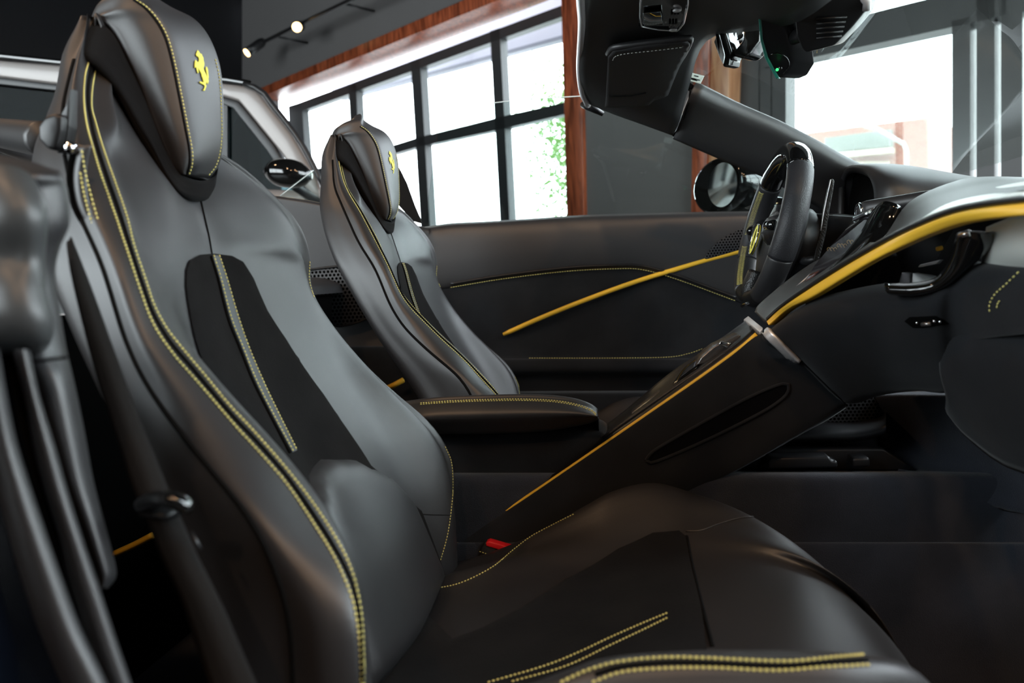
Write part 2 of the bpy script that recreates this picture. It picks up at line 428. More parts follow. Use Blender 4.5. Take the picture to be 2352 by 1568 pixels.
# the rest of the room: it reaches behind the camera; unseen windows added to two walls for daylight
def pt(s, off, z): v = WA - WD*s + WN*off; return np.array([v[0], v[1], z])     # s grows to the right along the wall
CE = 4.6
sL = np.dot(W_(557, 200)-WA, -WD); sR = np.dot(W_(3600, 200)-WA, -WD)
struct(slab('floor', [pt(sL-3, -.2, -.05), pt(7.7, -.2, -.05), pt(7.7, 9.7, -.05), pt(sL-3, 9.7, -.05)], (0, 0, .05), FLOORM))
struct(slab('ceiling', [pt(sL-3, -.25, CE), pt(7.7, -.25, CE), pt(7.7, 9.7, CE), pt(sL-3, 9.7, CE)], (0, 0, .1), WALLD))
struct(slab('wall_left', [pt(sL, -.25, 0), pt(sL, 9.5, 0), pt(sL, 9.5, CE), pt(sL, -.25, CE)], WD*.2, WALLD))
BW = 9.5
bw = [slab('w', [pt(a, BW, z0), pt(b, BW, z0), pt(b, BW, z1), pt(a, BW, z1)], WN*.2, WALLD) for a, b, z0, z1 in ((sL-3, 7.7, 0, 1.2), (sL-3, 7.7, 4.2, CE), (sL-3, -2.6, 1.2, 4.2), (3.2, 7.7, 1.2, 4.2))]
struct(joinmesh('wall_back', bw))
fill_win4 = struct(bpy.data.objects.new('window_4', None)); COL.objects.link(fill_win4)  # unseen window added behind the camera to light the dash
fr = [slab('f', [pt(a-.05, BW, 1.2), pt(a+.05, BW, 1.2), pt(a+.05, BW, 4.2), pt(a-.05, BW, 4.2)], WN*.1, FRAME) for a in (-2.55, -.7, 1.3, 3.15)]
for f in fr: f.parent = fill_win4
joinmesh('window_frame', fr)
g = slab('window_pane', [pt(-2.6, BW+.04, 1.2), pt(3.2, BW+.04, 1.2), pt(3.2, BW+.04, 4.2), pt(-2.6, BW+.04, 4.2)], WN*.01, GLASS); g.parent = fill_win4
rw = []
e = -WD
def rs(a, b, z0, z1): return slab('w', [pt(7.5, a, z0), pt(7.5, b, z0), pt(7.5, b, z1), pt(7.5, a, z1)], e*.2, WALLG)
rw += [rs(0, 9.5, 0, .3), rs(0, 9.5, 4.4, CE), rs(0, .3, .3, 4.4), rs(4.2, 9.5, .3, 4.4)]
struct(joinmesh('wall_right', rw))
fill_win3 = struct(bpy.data.objects.new('window_3', None)); COL.objects.link(fill_win3)  # unseen window added to light the seat fronts
fr = [slab('f', [pt(7.5, a-.05, .3), pt(7.5, a+.05, .3), pt(7.5, a+.05, 4.4), pt(7.5, a-.05, 4.4)], e*.1, FRAME) for a in (.35, 1.6, 2.9, 4.15)]
fr.append(slab('f', [pt(7.5, .3, 2.5), pt(7.5, 4.2, 2.5), pt(7.5, 4.2, 2.6), pt(7.5, .3, 2.6)], e*.1, FRAME))
for f in fr: f.parent = fill_win3
joinmesh('window_frame', fr)
g = slab('window_pane', [pt(7.54, .3, .3), pt(7.54, 4.2, .3), pt(7.54, 4.2, 4.4), pt(7.54, .3, 4.4)], e*.01, GLASS); g.parent = fill_win3

def portal(name, P4):
    """light portal: only guides the sampling of the daylight that comes in through this window"""
    a, b, c, d = [np.array(p) for p in P4]; ctr = (a+b+c+d)/4; u = b-a; v = d-a
    l = bpy.data.lights.new(name, 'AREA'); l.shape = 'RECTANGLE'; l.size = np.linalg.norm(u); l.size_y = np.linalg.norm(v); l.cycles.is_portal = True
    o = bpy.data.objects.new(name, l); COL.objects.link(o)
    x = Vector(u).normalized(); z = x.cross(Vector(v)).normalized(); y = z.cross(x)
    inn = Vector(np.array([0, 1, 1.0])-ctr)
    if -z.dot(inn) < 0: z = -z; y = -y
    o.matrix_world = Matrix([[x[i], y[i], z[i], ctr[i]] for i in range(3)]+[[0, 0, 0, 1]])
s1 = lambda px, py: np.dot(W_(px, py)-WA, -WD)
portal('daylight_window_1', [pt(s1(610, 240), -.3, .3), pt(0, -.3, .3), pt(0, -.3, 4.4), pt(s1(610, 240), -.3, 4.4)])
portal('daylight_window_2', [pt(s1(1700, 300), -.3, .3), pt(7.5, -.3, .3), pt(7.5, -.3, 4.4), pt(s1(1700, 300), -.3, 4.4)])
portal('daylight_window_4', [pt(-2.6, BW+.3, 1.2), pt(3.2, BW+.3, 1.2), pt(3.2, BW+.3, 4.2), pt(-2.6, BW+.3, 4.2)])
portal('daylight_window_3', [pt(7.6, .3, .3), pt(7.6, 4.2, .3), pt(7.6, 4.2, 4.4), pt(7.6, .3, 4.4)])

# ------------------------------------------------------------------ outside
PAVE = mat('pale_paving', (.45, .45, .43), .8)
struct(slab('ground', [pt(-30, -.5, -.1), pt(40, -.5, -.1), pt(40, -60, -.1), pt(-30, -60, -.1)], (0, 0, .02), PAVE))
def brickmat():
    m = bpy.data.materials.new('red_brick'); m.use_nodes = True; n = m.node_tree; b = n.nodes['Principled BSDF']
    t = n.nodes.new('ShaderNodeTexCoord'); mp = n.nodes.new('ShaderNodeMapping'); br = n.nodes.new('ShaderNodeTexBrick')
    mp.inputs['Rotation'].default_value = (math.pi/2, 0, 0)
    br.inputs['Color1'].default_value = (.20, .07, .05, 1); br.inputs['Color2'].default_value = (.25, .10, .07, 1); br.inputs['Mortar'].default_value = (.32, .24, .20, 1)
    br.inputs['Scale'].default_value = 5; br.inputs['Mortar Size'].default_value = .02
    n.links.new(t.outputs['Object'], mp.inputs[0]); n.links.new(mp.outputs[0], br.inputs[0]); n.links.new(br.outputs[0], b.inputs['Base Color']); b.inputs['Roughness'].default_value = .9
    return m
BRICK = brickmat()
OB = -11.0
def O_(px, py, off=OB): return W_(px, py, off)
bld = thing('brick_building', 'pale red brick building across the street, seen through the windscreen', 'building', O_(1990, 700))
def oslab(name, pix, o0, o1, m, par, bv=0): return slab(name, [O_(p[0], p[1], o0) for p in pix], WN*(o1-o0), m, par, bv)
oslab('brick_wall', [(1500, 351), (1850, 306), (2128, 270), (2140, 620), (1500, 640)], OB, OB-5, BRICK, bld)
VENT = mat('grey_louvre', (.22, .24, .21), .6); CREAM = mat('cream_gate_paint', (.42, .37, .28), .6)
lv = []
for i in range(26):
    x = 1900+i*5.8; lv.append(oslab('l', [(x, 318-.13*(x-1895)), (x+3, 318-.13*(x-1895)), (x+3, 352-.10*(x-1895)), (x, 352-.10*(x-1895))], OB, OB+.12, VENT, bld))
joinmesh('louvre_slats', lv)
oslab('louvre_panel', [(1895, 318), (2050, 298), (2052, 338), (1897, 354)], OB, OB+.03, mat('louvre_backing', (.20, .21, .19), .8), bld)
oslab('cream_beam', [(1890, 356), (2056, 340), (2056, 352), (1890, 368)], OB, OB+.2, CREAM, bld)
gs = []
for i in range(20):
    x = 1935+i*5.6; gs.append(oslab('g', [(x, 372), (x+2.6, 371), (x+2.6, 420), (x, 420)], OB, OB+.1, CREAM, bld))
joinmesh('gate_slats', gs)
lamp = thing('street_lamp', 'pale green wall lamp arm in front of the brick building', 'lamp', O_(2080, 420, OB+.5))
tube('lamp_arm', [O_(1992, 285, OB+.5), O_(2030, 305, OB+.5), O_(2075, 330, OB+.5), O_(2082, 345, OB+.5), O_(2083, 420, OB+.5)], .035, mat('pale_green_paint', (.35, .45, .42), .5), lamp)
slab('lamp_head', [O_(1980, 278, OB+.5), O_(2010, 292, OB+.5), O_(2006, 299, OB+.5), O_(1978, 288, OB+.5)], WN*.2, mat('lamp_head_paint', (.4, .5, .47), .5), lamp, .01)
# eaves of the neighbouring roof seen high in window 1
ev = thing('roof_overhang', 'pale lilac eaves of the showroom roof outside the tall windows', 'roof', O_(900, 200, -2.2))
SOF = mat('lilac_soffit', (.50, .48, .55), .7)
oslab('soffit', [(795, 229), (1500, 36), (1500, -220), (880, 70), (700, 140)], -2.3, -2.2, SOF, ev)
oslab('gutter', [(793, 232), (1500, 43), (1500, 33), (793, 225)], -2.2, -2.08, mat('gutter_grey', (.16, .16, .2), .5), ev)
# tree
tr = thing('tree', 'pale green leafy tree outside the tall window beside the wood post', 'tree', (*O_(1290, 900, -4)[:2], -.08))
LEAF = mat('leaf_green', (.16, .30, .08), .6); BARK = mat('bark', (.2, .15, .1), .9)
c0 = O_(1330, 330, -4); V = []; Fc = []
for i in range(2600):
    a = random.gauss(0, .33); b = random.gauss(0, .33); c = random.gauss(0, .62)
    p = c0+np.array([a, b, c]); u = np.array([random.gauss(0, 1) for _ in range(3)]); u /= np.linalg.norm(u); w = np.cross(u, [random.random(), 1, .3]); w /= np.linalg.norm(w)
    k = len(V); V += [p-u*.05, p+w*.02, p+u*.05, p-w*.02]; Fc.append((k, k+1, k+2, k+3))
mesh('foliage', V, Fc, LEAF, tr, False)
tube('trunk', [np.array([c0[0], c0[1], -.08]), np.array([c0[0]+.05, c0[1], 1.2]), c0+[0, 0, -.3], c0+[0, 0, .4]], [.09, .07, .05, .02], BARK, tr)

# ------------------------------------------------------------------ track light on the grey wall
tk = thing('track_light', 'black wall track with two small warm spotlights above the tall window', 'lamp', W_(690, 58, .35))
def T_(px, py, off=.35): return W_(px, py, off)
P = [T_(598, 100), T_(700, 50), T_(830, -12), T_(1000, -92)]
tube('track_rail', resamp(P, .1), .022, PLASTIC, tk, 4, up=(0, 0, 1))
tube('bracket', [T_(640, 85), T_(640, 85)-WN*.34], .012, PLASTIC, tk); tube('bracket', [T_(790, 8), T_(790, 8)-WN*.34], .012, PLASTIC, tk)
def spot(px, py, tx, ty, r=.055, L=.15, lit=1.0):
    a = T_(px, py); b = T_(tx, ty, .48); d = (b-a)/np.linalg.norm(b-a)
    h = tube('spot_head', [a-d*L*.2, a, a+d*L*.6, a+d*L], [r*.7, r, r, r*.98], PLASTIC, tk, 18)
    e = tube('bulb', [a+d*(L+.001), a+d*(L+.012)], r*.82, BULB, h, 18)
    e.parent = h; e.matrix_parent_inverse = Matrix.Identity(4)
    l = bpy.data.lights.new('spot_lamp', 'SPOT'); l.energy = 60*lit; l.color = (1, .66, .36); l.spot_size = 1.9; l.spot_blend = .6; l.shadow_soft_size = .05
    o = bpy.data.objects.new('spot_lamp', l); COL.objects.link(o); q = a+d*(L+.03); o.location = q
    o.rotation_euler = Vector(d).to_track_quat('-Z', 'Y').to_euler()
spot(688, 60, 680, 63, lit=1); spot(600, 98, 573, 117, r=.05, L=.2, lit=.6)
# unseen ceiling spots added behind and above the camera to warm the leather
for i, (x, y) in enumerate(((-1.6, -.9), (.9, -1.2), (-.3, -3.2), (2.6, -2.4), (-3.0, 1.6))):
    tgt = Vector([(-.1, 1.0, .9), (1.0, 1.0, 1.1), (.1, 1.1, .7), (1.2, 1.1, 1.1), (-.2, 1.0, 1.0)][i])
    l = bpy.data.lights.new('ceiling_spot', 'SPOT'); l.energy = (85, 95, 110, 95, 60)[i]; l.color = (1, .62, .36); l.spot_size = 1.5; l.spot_blend = .7; l.shadow_soft_size = .09
    o = bpy.data.objects.new('ceiling_spot', l); COL.objects.link(o); o.location = (x, y, 4.1)
    o.rotation_euler = (tgt-Vector((x, y, 4.1))).to_track_quat('-Z', 'Y').to_euler()
    t = thing('ceiling_lamp', ['black ceiling spotlight behind the near seat side of the camera', 'black ceiling spotlight above the car bonnet side', 'black ceiling spotlight farthest back in the room', 'black ceiling spotlight at the back right of the room', 'black ceiling spotlight over the rear deck'][i], 'lamp', (x, y, 4.2), 'ceiling spotlights out of frame')
    d = np.array((tgt-Vector((x, y, 4.1))).normalized()); a = np.array([x, y, 4.1])
    tube('lamp_body', [a-d*.2, a-d*.03], .06, PLASTIC, t, 16); tube('bulb', [a-d*.03, a-d*.02], .05, BULB, t, 16); tube('stem', [a-d*.1, [x-d[0]*.1, y-d[1]*.1, CE]], .01, PLASTIC, t)

# ------------------------------------------------------------------ car seats
SEAT0 = thing('sports_seat', 'near black leather sports seat, its headrest cut by the top of the frame', 'car seat', (-.1, .78, .45), 'pair of black sports seats')
def zi(tab, z):
    t = sorted(tab, key=lambda r: r[-1] if len(r) == 3 else r[0]); zs = [r[2] for r in t]
    return np.array([np.interp(z, zs, [r[0] for r in t]), np.interp(z, zs, [r[1] for r in t])])
OT = [(-.56, .785, 1.31), (-.555, .772, 1.28), (-.546, .756, 1.251), (-.533, .73, 1.229), (-.522, .71, 1.202), (-.501, .682, 1.172), (-.474, .652, 1.142), (-.452, .630, 1.108), (-.435, .613, 1.077), (-.41, .598, 1.04), (-.394, .585, 1.006), (-.380, .576, .977), (-.361, .569, .952), (-.342, .563, .933), (-.322, .557, .913), (-.302, .551, .895), (-.282, .543, .879), (-.262, .536, .859), (-.248, .529, .844), (-.228, .516, .825), (-.210, .503, .81), (-.198, .492, .798), (-.190, .484, .785), (-.187, .479, .765), (-.187, .478, .745), (-.184, .478, .70), (-.184, .48, .55)]
oy = lambda z: zi(OT, z)[1]
def colpix(pix, dy):
    out = []
    for px, py in pix:
        Y = .62
        for _ in range(10): w = U(px, py, Y+dy); Y = oy(w[2])
        out.append(tuple(U(px, py, Y+dy)))
    return out
IPIX = [(221, 153), (212, 199), (210, 245), (218, 279), (237, 344), (264, 421), (291, 500), (306, 561), (333, 642), (352, 699), (383, 756), (429, 814), (471, 864), (524, 929), (574, 982), (628, 1043), (670, 1093), (708, 1142), (750, 1203), (788, 1268), (811, 1325), (825, 1387), (831, 1440), (833, 1497), (834, 1560), (834, 1620)]
OPIX = [(204, 140), (195, 172), (192, 222), (197, 275), (210, 329), (233, 405), (260, 482), (291, 574), (321, 665), (352, 745), (398, 814), (444, 867), (494, 925), (543, 982), (589, 1032), (643, 1093), (674, 1134), (727, 1214), (765, 1276), (792, 1333), (811, 1387), (823, 1459), (827, 1517), (829, 1566), (829, 1620)]
IT = [(-.548, .79, 1.31)]+colpix(IPIX, .014)+[(-.186, .49, .70), (-.2, .49, .55)]
DT = [(-.55, .80, 1.31), (-.53, .77, 1.247), (-.51, .735, 1.20), (-.488, .712, 1.17)]+colpix([(245, 344), (273, 421), (302, 500), (320, 561), (352, 642), (370, 699), (392, 750), (452, 818), (509, 883), (552, 930), (597, 978), (648, 1034), (700, 1097), (742, 1153), (781, 1214), (811, 1287), (824, 1340), (830, 1400)], .032)+[(-.19, .51, .74), (-.195, .512, .55)]
AT = [(-.56, .79, 1.325), (-.572, .78, 1.296), (-.583, .767, 1.268), (-.581, .748, 1.214), (-.566, .692, 1.152), (-.545, .655, 1.101), (-.519, .628, 1.047), (-.477, .606, .976), (-.428, .582, .901), (-.391, .562, .854), (-.350, .535, .805), (-.325, .515, .76), (-.31, .50, .70), (-.31, .50, .55)]
BT = [(-.56, .787, 1.32), (-.553, .765, 1.28), (-.555, .750, 1.258), (-.536, .698, 1.191), (-.501, .647, 1.141), (-.465, .610, 1.079), (-.428, .586, 1.028), (-.399, .566, .962), (-.373, .553, .924), (-.325, .528, .883), (-.285, .504, .856), (-.262, .493, .837), (-.246, .486, .808), (-.238, .483, .784), (-.236, .482, .759), (-.238, .483, .72), (-.25, .488, .55)]
MT = [(-.55, .80, 1.31), (-.535, .80, 1.2), (-.505, .80, 1.15), (-.462, .795, 1.10), (-.437, .79, 1.04), (-.425, .79, .98), (-.410, .79, .93), (-.388, .79, .88), (-.358, .79, .83), (-.326, .79, .78), (-.275, .79, .70), (-.235, .79, .60), (-.22, .79, .52)]
ET = [(-.55, .79, 1.31), (-.53, .77, 1.22), (-.50, .755, 1.17), (-.455, .73, 1.11), (-.428, .70, 1.05), (-.415, .675, 1.0), (-.402, .665, .95), (-.38, .66, .90), (-.35, .66, .85), (-.32, .66, .80), (-.285, .66, .72), (-.25, .66, .60), (-.23, .66, .52)]
HT = [(-.55, .80, 1.31), (-.53, .83, 1.2)]+[tuple(U(*p)) for p in [(512, 350, .88), (560, 385, .91), (620, 440, .94), (670, 490, .96), (700, 540, .975), (712, 590, .985), (712, 650, .99), (725, 690, .995), (780, 770, 1.005), (850, 850, 1.012), (920, 913, 1.02), (980, 962, 1.028), (1018, 1010, 1.032), (1038, 1060, 1.035), (1043, 1110, 1.035), (1040, 1170, 1.035), (1030, 1230, 1.035), (1015, 1280, 1.035), (1000, 1330, 1.035)]]
zs = np.concatenate([np.linspace(1.305, .84, 34), np.linspace(.82, .53, 13)])
rows = []
def sm(tab, z): return sum(zi(tab, z+k*.012) for k in (-1, 0, 1))/3
for z in zs:
    A, B, O, I, D, E_, Mm, Hh = [sm(t, z) for t in (AT, BT, OT, IT, DT, ET, MT, HT)]
    G = np.array([E_[0]+.004, 2*Mm[1]-E_[1]+.03*(z < 1.05)])
    G[1] = min(G[1], Hh[1]-.03); lo = max(0, min(1, (1.0-z)/.15))
    B2 = (B+O)/2+np.array([.004, -.008])
    A2 = (A+B)/2+np.array([0, -.006])
    D2 = D*.55+E_*.45+np.array([.012*lo, -.004])
    ME = (Mm+E_)/2; MG = (Mm+G)/2
    H1 = Hh*.5+G*.5+np.array([.016*lo+.004, .008]); Hb = Hh+np.array([-.004, -.012]); K = Hh+np.array([-.035, .012]); Lr = np.array([A[0]+.025, Hh[1]-.03]); kb = .0 if z > .95 else min(.04, (.95-z)*.2); N2 = np.array([A[0]-kb+.01, .5*(Hh[1]+Mm[1])]); N = np.array([A[0]-kb-.002, Mm[1]]); N1 = np.array([A[0]-kb*.6-.001, .5*(A[1]+Mm[1])])
    ring = [A, A2, B, B2, O, I, D, D2, E_, ME, Mm, MG, G, H1, Hb, Hh, K, Lr, N2, N, N1]
    rows.append([(p[0], p[1], z) for p in ring])
G0 = grid(rows, 2, 5, True)
nb = G0.shape[1]
back = gridmesh('backrest', G0, LEATHER, SEAT0, True, True)
BV = bvh_of(back)
# crease lines: side seam, and the channel between the two stitch rows
def seamtube(name, P, r, m, par): return tube(name, resamp(P, .006), r, m, par, 6)
def onrow(j, z0=1.25, z1=.55): return np.array([g[j*5] for g in G0 if z1 <= g[j*5][2] <= z0])
seamtube('side_seam', onrow(2, 1.25, .6), .0022, CREASE, back)
mid = dropcurve(BV, [((a[0]+b[0])/2, (a[1]+b[1])/2) for a, b in zip([(213, 147), (203, 186), (201, 234), (208, 277), (223, 337), (248, 413), (275, 491), (299, 568), (327, 654), (352, 722), (390, 785), (437, 841), (482, 895), (533, 955), (582, 1007), (636, 1068), (672, 1113), (717, 1178), (757, 1240), (790, 1300), (811, 1356), (824, 1423), (829, 1507), (831, 1565)], [(213, 147), (203, 186), (201, 234), (208, 277), (223, 337), (248, 413), (275, 491), (299, 568), (327, 654), (352, 722), (390, 785), (437, 841), (482, 895), (533, 955), (582, 1007), (636, 1068), (672, 1113), (717, 1178), (757, 1240), (790, 1300), (811, 1356), (824, 1423), (829, 1507), (831, 1565)])], .0003)
seamtube('piping_groove', mid, .0020, CREASE, back)
stitches('outer_seam_stitching', dropcurve(BV, OPIX, .0006), THREAD, back, r=.0009)
stitches('inner_seam_stitching', dropcurve(BV, IPIX, .0006), THREAD, back, r=.0009)
# thin stitching on the far bolster
stitches('far_edge_stitching', dropcurve(BV, [(711, 600), (710, 640), (716, 668), (722, 684)], .0006), THREAD, back, r=.0007)
stitches('far_edge_stitching', dropcurve(BV, [(1022, 1025), (1036, 1060), (1040, 1110), (1037, 1160), (1028, 1225), (1013, 1280), (1001, 1315)], .0006), THREAD, back, r=.0006)
seamtube('shoulder_seam', dropcurve(BV, [(461, 459), (470, 500), (480, 545), (487, 588)], .0002), .0011, CREASE, back)
# suede insert down the middle of the backrest (outline measured in the seat's own width and height)
def yz(px, py): q = drop(BV, px, py, 0); return (q[1], q[2])
left = [yz(*p) for p in [(487, 583), (455, 586), (433, 598), (425, 620), (424, 660), (430, 705), (440, 760)]]
right = [yz(*p) for p in [(850, 1070), (780, 965), (740, 905), (700, 850), (655, 780), (612, 714), (580, 640), (556, 602), (530, 588)]]
ins = frontpatch('backrest_insert', BV, [*left, (left[-1][0]-.01, .90), (.645, .84), (.64, .60), (.96, .60), (.955, .70), *right], SUEDEG, SEAT0, .0018, .009, .0015, .01)
lum = frontpatch('lumbar_pad', BV, [(.67, .61), (.665, .72), (.70, .775), (.745, .803), (.80, .808), (.85, .795), (.905, .755), (.93, .72), (.94, .61)], LEATHER, SEAT0, .002, .009, .016, .03)
BV2 = bvh_of(back, ins, lum)
sl = [(484, 588), (501, 642), (524, 730), (551, 798), (582, 875), (620, 951), (668, 1041)]; sr = [(679, 1036), (639, 955), (601, 875), (566, 791), (540, 714), (520, 645), (501, 588)]
strip = droppatch('centre_strip', BV2, [*cr1([(*p, 0) for p in sl], 6)[:, :2], *cr1([(*p, 0) for p in sr], 6)[:, :2]], STRIPL, ins, .0022, 6, False)
stitches('strip_stitching', dropcurve(BV2, [(p[0]+2, p[1]) for p in sl], .0028), THREAD, strip, pitch=.0042, r=.0007)
stitches('strip_stitching', dropcurve(BV2, [(p[0]-2, p[1]) for p in sr[::-1]], .0028), THREAD, strip, pitch=.0042, r=.0007)
seamtube('insert_seam', dropcurve(BV2, [(483, 590), (499, 642), (521, 730), (548, 798), (579, 875), (617, 951), (664, 1041)], .0016), .0014, CREASE, ins)
for pl in ([(905, 1150), (925, 1200), (935, 1250)], [(905, 1150), (930, 1166), (965, 1180), (1035, 1183)]):
    c = dropcurve(BV, pl, .0002)
    if len(c) > 2: seamtube('bolster_seam', c, .0005, CREASE, back)
# suede collar under the headrest
CU = [(212, 50), (237, 54), (268, 84), (298, 145), (329, 214), (363, 306), (386, 356), (413, 398), (459, 415), (493, 405)]
CL = [(187, 132), (207, 141), (230, 157), (275, 214), (318, 287), (352, 344), (383, 405), (413, 444), (451, 459), (490, 457)]
YU = [.778, .779, .781, .782, .780, .776, .776, .778, .80, .84]; YL = [.752, .748, .748, .754, .758, .762, .764, .768, .795, .845]
cu = [U(p[0], p[1], y+.006) for p, y in zip(CU, YU)]; cl = [U(p[0], p[1], y) for p, y in zip(CL, YL)]
rows = []
for a, b in zip(cu, cl):
    inn = a+np.array([-.03, .03, 0]); outb = b+np.array([-.02, .025, -.002])
    rows.append([inn, a, a*.66+b*.34+np.array([.002, -.004, 0]), a*.33+b*.67+np.array([.002, -.004, 0]), b, outb])
rows.append([U(500, 372, .875)+np.array([-.03, .0, 0]), U(498, 378, .862), U(499, 392, .866), U(499, 405, .868), U(498, 418, .872), U(500, 430, .89)+np.array([-.02, .02, 0])])
collar = gridmesh('suede_collar', grid(rows, 5, 3), SUEDEG, SEAT0)
# back of the headrest shell, closing the top of the seat
# headrest pad: vertical ring sections, near seam -> front -> far seam -> back
HS = [(310, 0), (337, 19), (363, 50), (383, 88), (398, 142), (413, 214), (428, 291), (438, 344), (438, 378), (430, 402)]
hsY = [.782, .783, .786, .787, .786, .783, .779, .778, .780, .784]
HB = [(212, 46), (214, 44), (234, 52), (262, 78), (294, 140), (325, 210), (359, 302), (382, 352), (400, 385), (420, 403)]
HF = [(344, -12), (386, 17), (440, 44), (474, 82), (497, 134), (507, 184), (511, 260), (511, 325), (502, 375), (480, 409)]
hfY = [.835, .845, .853, .860, .864, .864, .862, .860, .856, .846]
rows = []
for k in range(10):
    s_ = U(*HS[k], hsY[k]); b_ = U(*HB[k], .784 if k else .79); f_ = U(*HF[k], hfY[k])
    c = (s_+f_)/2+np.array([.006, 0, .001])
    side1 = s_*.6+b_*.4+np.array([.003, -.007, 0]); side2 = s_*.25+b_*.75+np.array([0, -.005, 0])
    fb = np.array([b_[0], f_[1]-.004+.0, b_[2]]); fs = np.array([(f_[0]*.6+fb[0]*.4), f_[1]+.006, f_[2]*.6+fb[2]*.4])
    bc = (b_+fb)/2+np.array([-.015 if k < 6 else .0, 0, 0])
    rows.append([b_, side2, side1, s_, s_*.75+c*.25+np.array([.0035, 0, 0]), c, f_*.75+c*.25+np.array([.0035, 0, 0]), f_, fs, fb, bc])
top = np.mean(rows[0], axis=0)
rows = [[p*.45+top*.55+np.array([0, 0, .018]) for p in rows[0]], [p*.85+top*.15+np.array([0, 0, .013]) for p in rows[0]]]+rows
head = gridmesh('headrest', grid(rows, 5, 4, True), LEATHER, SEAT0, True, True)
HV = bvh_of(head)
def r2(l): return l
stitches('headrest_stitching', dropcurve(HV, [(p[0]+3, p[1]) for p in HS], .0005), THREAD, head, r=.0008)
seamtube('headrest_seam', dropcurve(HV, [(p[0]-3, p[1]) for p in HS], .0001), .0014, CREASE, head)
stitches('headrest_stitching', dropcurve(HV, [(494, 136), (504, 184), (508, 260), (508, 325), (498, 375), (478, 404)], .0005), THREAD, head, r=.0006)
def em(pts): return [(400+p[0]/9.8, 80+p[1]/9.8) for p in pts]
HORSE = [(510, 350), (545, 400), (560, 430), (600, 440), (610, 480), (635, 520), (640, 580), (655, 640), (655, 700), (640, 760), (660, 830), (700, 900), (720, 960), (750, 1010), (755, 1060), (735, 1120), (715, 1090), (710, 1050), (700, 1090), (690, 1120), (705, 1160), (690, 1200), (670, 1260), (635, 1265), (630, 1245), (650, 1220), (670, 1170), (655, 1135), (620, 1120), (560, 1090), (548, 1065), (570, 1050), (610, 1070), (640, 1080), (630, 1020), (600, 940), (590, 880), (550, 810), (510, 740), (535, 860), (510, 875), (490, 800), (475, 730), (460, 750), (440, 745), (440, 690), (450, 600), (465, 570), (490, 600), (515, 630), (535, 600), (540, 550), (530, 510), (490, 490), (470, 450), (485, 420), (495, 385)]
TAIL = [(700, 725), (715, 725), (740, 790), (750, 900), (755, 980), (735, 1020), (715, 1000), (725, 950), (715, 880), (690, 780)]
em1 = droppatch('horse_emblem', HV, em(HORSE), EMBROID, head, .0008, 3, False); em1['label'] = 'yellow embroidered horse'
em2 = droppatch('horse_emblem_tail', HV, em(TAIL), EMBROID, em1, .0008, 3, False)
for e_ in (em1, em2):
    s_ = e_.modifiers.new('s', 'SOLIDIFY'); s_.thickness = .0006
em2.parent = head
# belt guide loop on the shoulder
def SP(l, Y): return [U(p[0], p[1], Y) for p in l]
lp = thing('belt_guide', 'black plastic belt guide with leather loop at the near seat shoulder', 'seat belt guide', U(110, 320, .66))
pslab('guide_block', [(84, 288), (100, 266), (122, 258), (142, 262), (140, 300), (130, 345), (108, 344), (86, 322)], .618, .02, PLASTIC, lp, .006)
pslab('guide_arm', [(138, 262), (150, 240), (160, 200), (158, 290), (150, 350), (128, 352)], .625, .012, PLASTIC, lp, .003)
o = tube('guide_pin', [U(163, 340, .60), U(163, 340, .62)], .005, CHROME, lp, 16)
lo = [(168, 326), (156, 380), (155, 430), (170, 500), (200, 550), (238, 560), (236, 515), (210, 440), (192, 370), (180, 330)]
strap = [(172, 330), (160, 385), (160, 430), (172, 480), (198, 525), (215, 545)]
G1 = grid([[U(x, y, .608), U(x+20, y+4, .603), U(x+40, y+2, .606)] for x, y in strap], 6, 4)
ld = gridmesh('leather_loop', G1, LEATHER, lp, thick=.003)
tube('loop_edge', resamp(cr1([U(x, y, .605) for x, y in strap], 6), .005), .0022, DARK, lp, 6)
stitches('loop_stitching', cr1([U(*p, .600) for p in [(184, 395), (192, 440), (206, 495), (218, 528)]], 6), THREAD, ld, r=.0008)
stitches('loop_stitching', cr1([U(*p, .600) for p in [(188, 345), (197, 400), (212, 460), (228, 515), (232, 540)]], 6), THREAD, ld, r=.0008)
stitches('loop_stitching', cr1([U(*p, .600) for p in [(205, 535), (216, 550), (226, 556), (238, 552)]], 6), THREAD, ld, r=.0008)
stitches('loop_stitching', cr1([U(*p, .600) for p in [(205, 558), (216, 568), (226, 575), (234, 573)]], 6), THREAD, ld, r=.0008)

# cushion: stations from the back to the front edge
def crow(x, zc, w0, w1, h0, h1, zb=.50, k=1.0):
    # near outer bottom, near side, seam rows, crest, foot, middle, foot, far crest, far seam, far side
    return [(x, w0+.03, zb), (x, w0+.002, zb+.06), (x, w0-.006, h0-.045), (x, w0+.002, h0-.014), (x, w0+.014, h0), (x, w0+.042, h0-.010), (x, w0+.085, zc+.45*(h0-zc)), (x, w0+.135, zc+.006), (x, .70, zc), (x, .79, zc), (x, .88, zc),
            (x, w1-.115, zc+.012), (x, w1-.075, zc+.55*(h1-zc)), (x, w1-.035, h1), (x, w1-.008, h1-.010), (x, w1, h1-.035), (x, w1+.004, zb+.05), (x, w1-.02, zb)]
CR = [crow(-.27, .60, .50, 1.045, .64, .60), crow(-.20, .62, .492, 1.045, .665, .62), crow(-.13, .635, .484, 1.045, .695, .648), crow(-.06, .645, .480, 1.045, .724, .686), crow(-.02, .650, .480, 1.045, .738, .706), crow(.03, .656, .480, 1.045, .744, .716), crow(.08, .662, .484, 1.035, .744, .704), crow(.13, .661, .490, 1.015, .740, .686),
      crow(.168, .648, .508, .985, .722, .660, .50), crow(.192, .622, .53, .955, .675, .628, .50), crow(.205, .58, .55, .935, .61, .584, .50), crow(.207, .53, .56, .92, .545, .532, .48)]
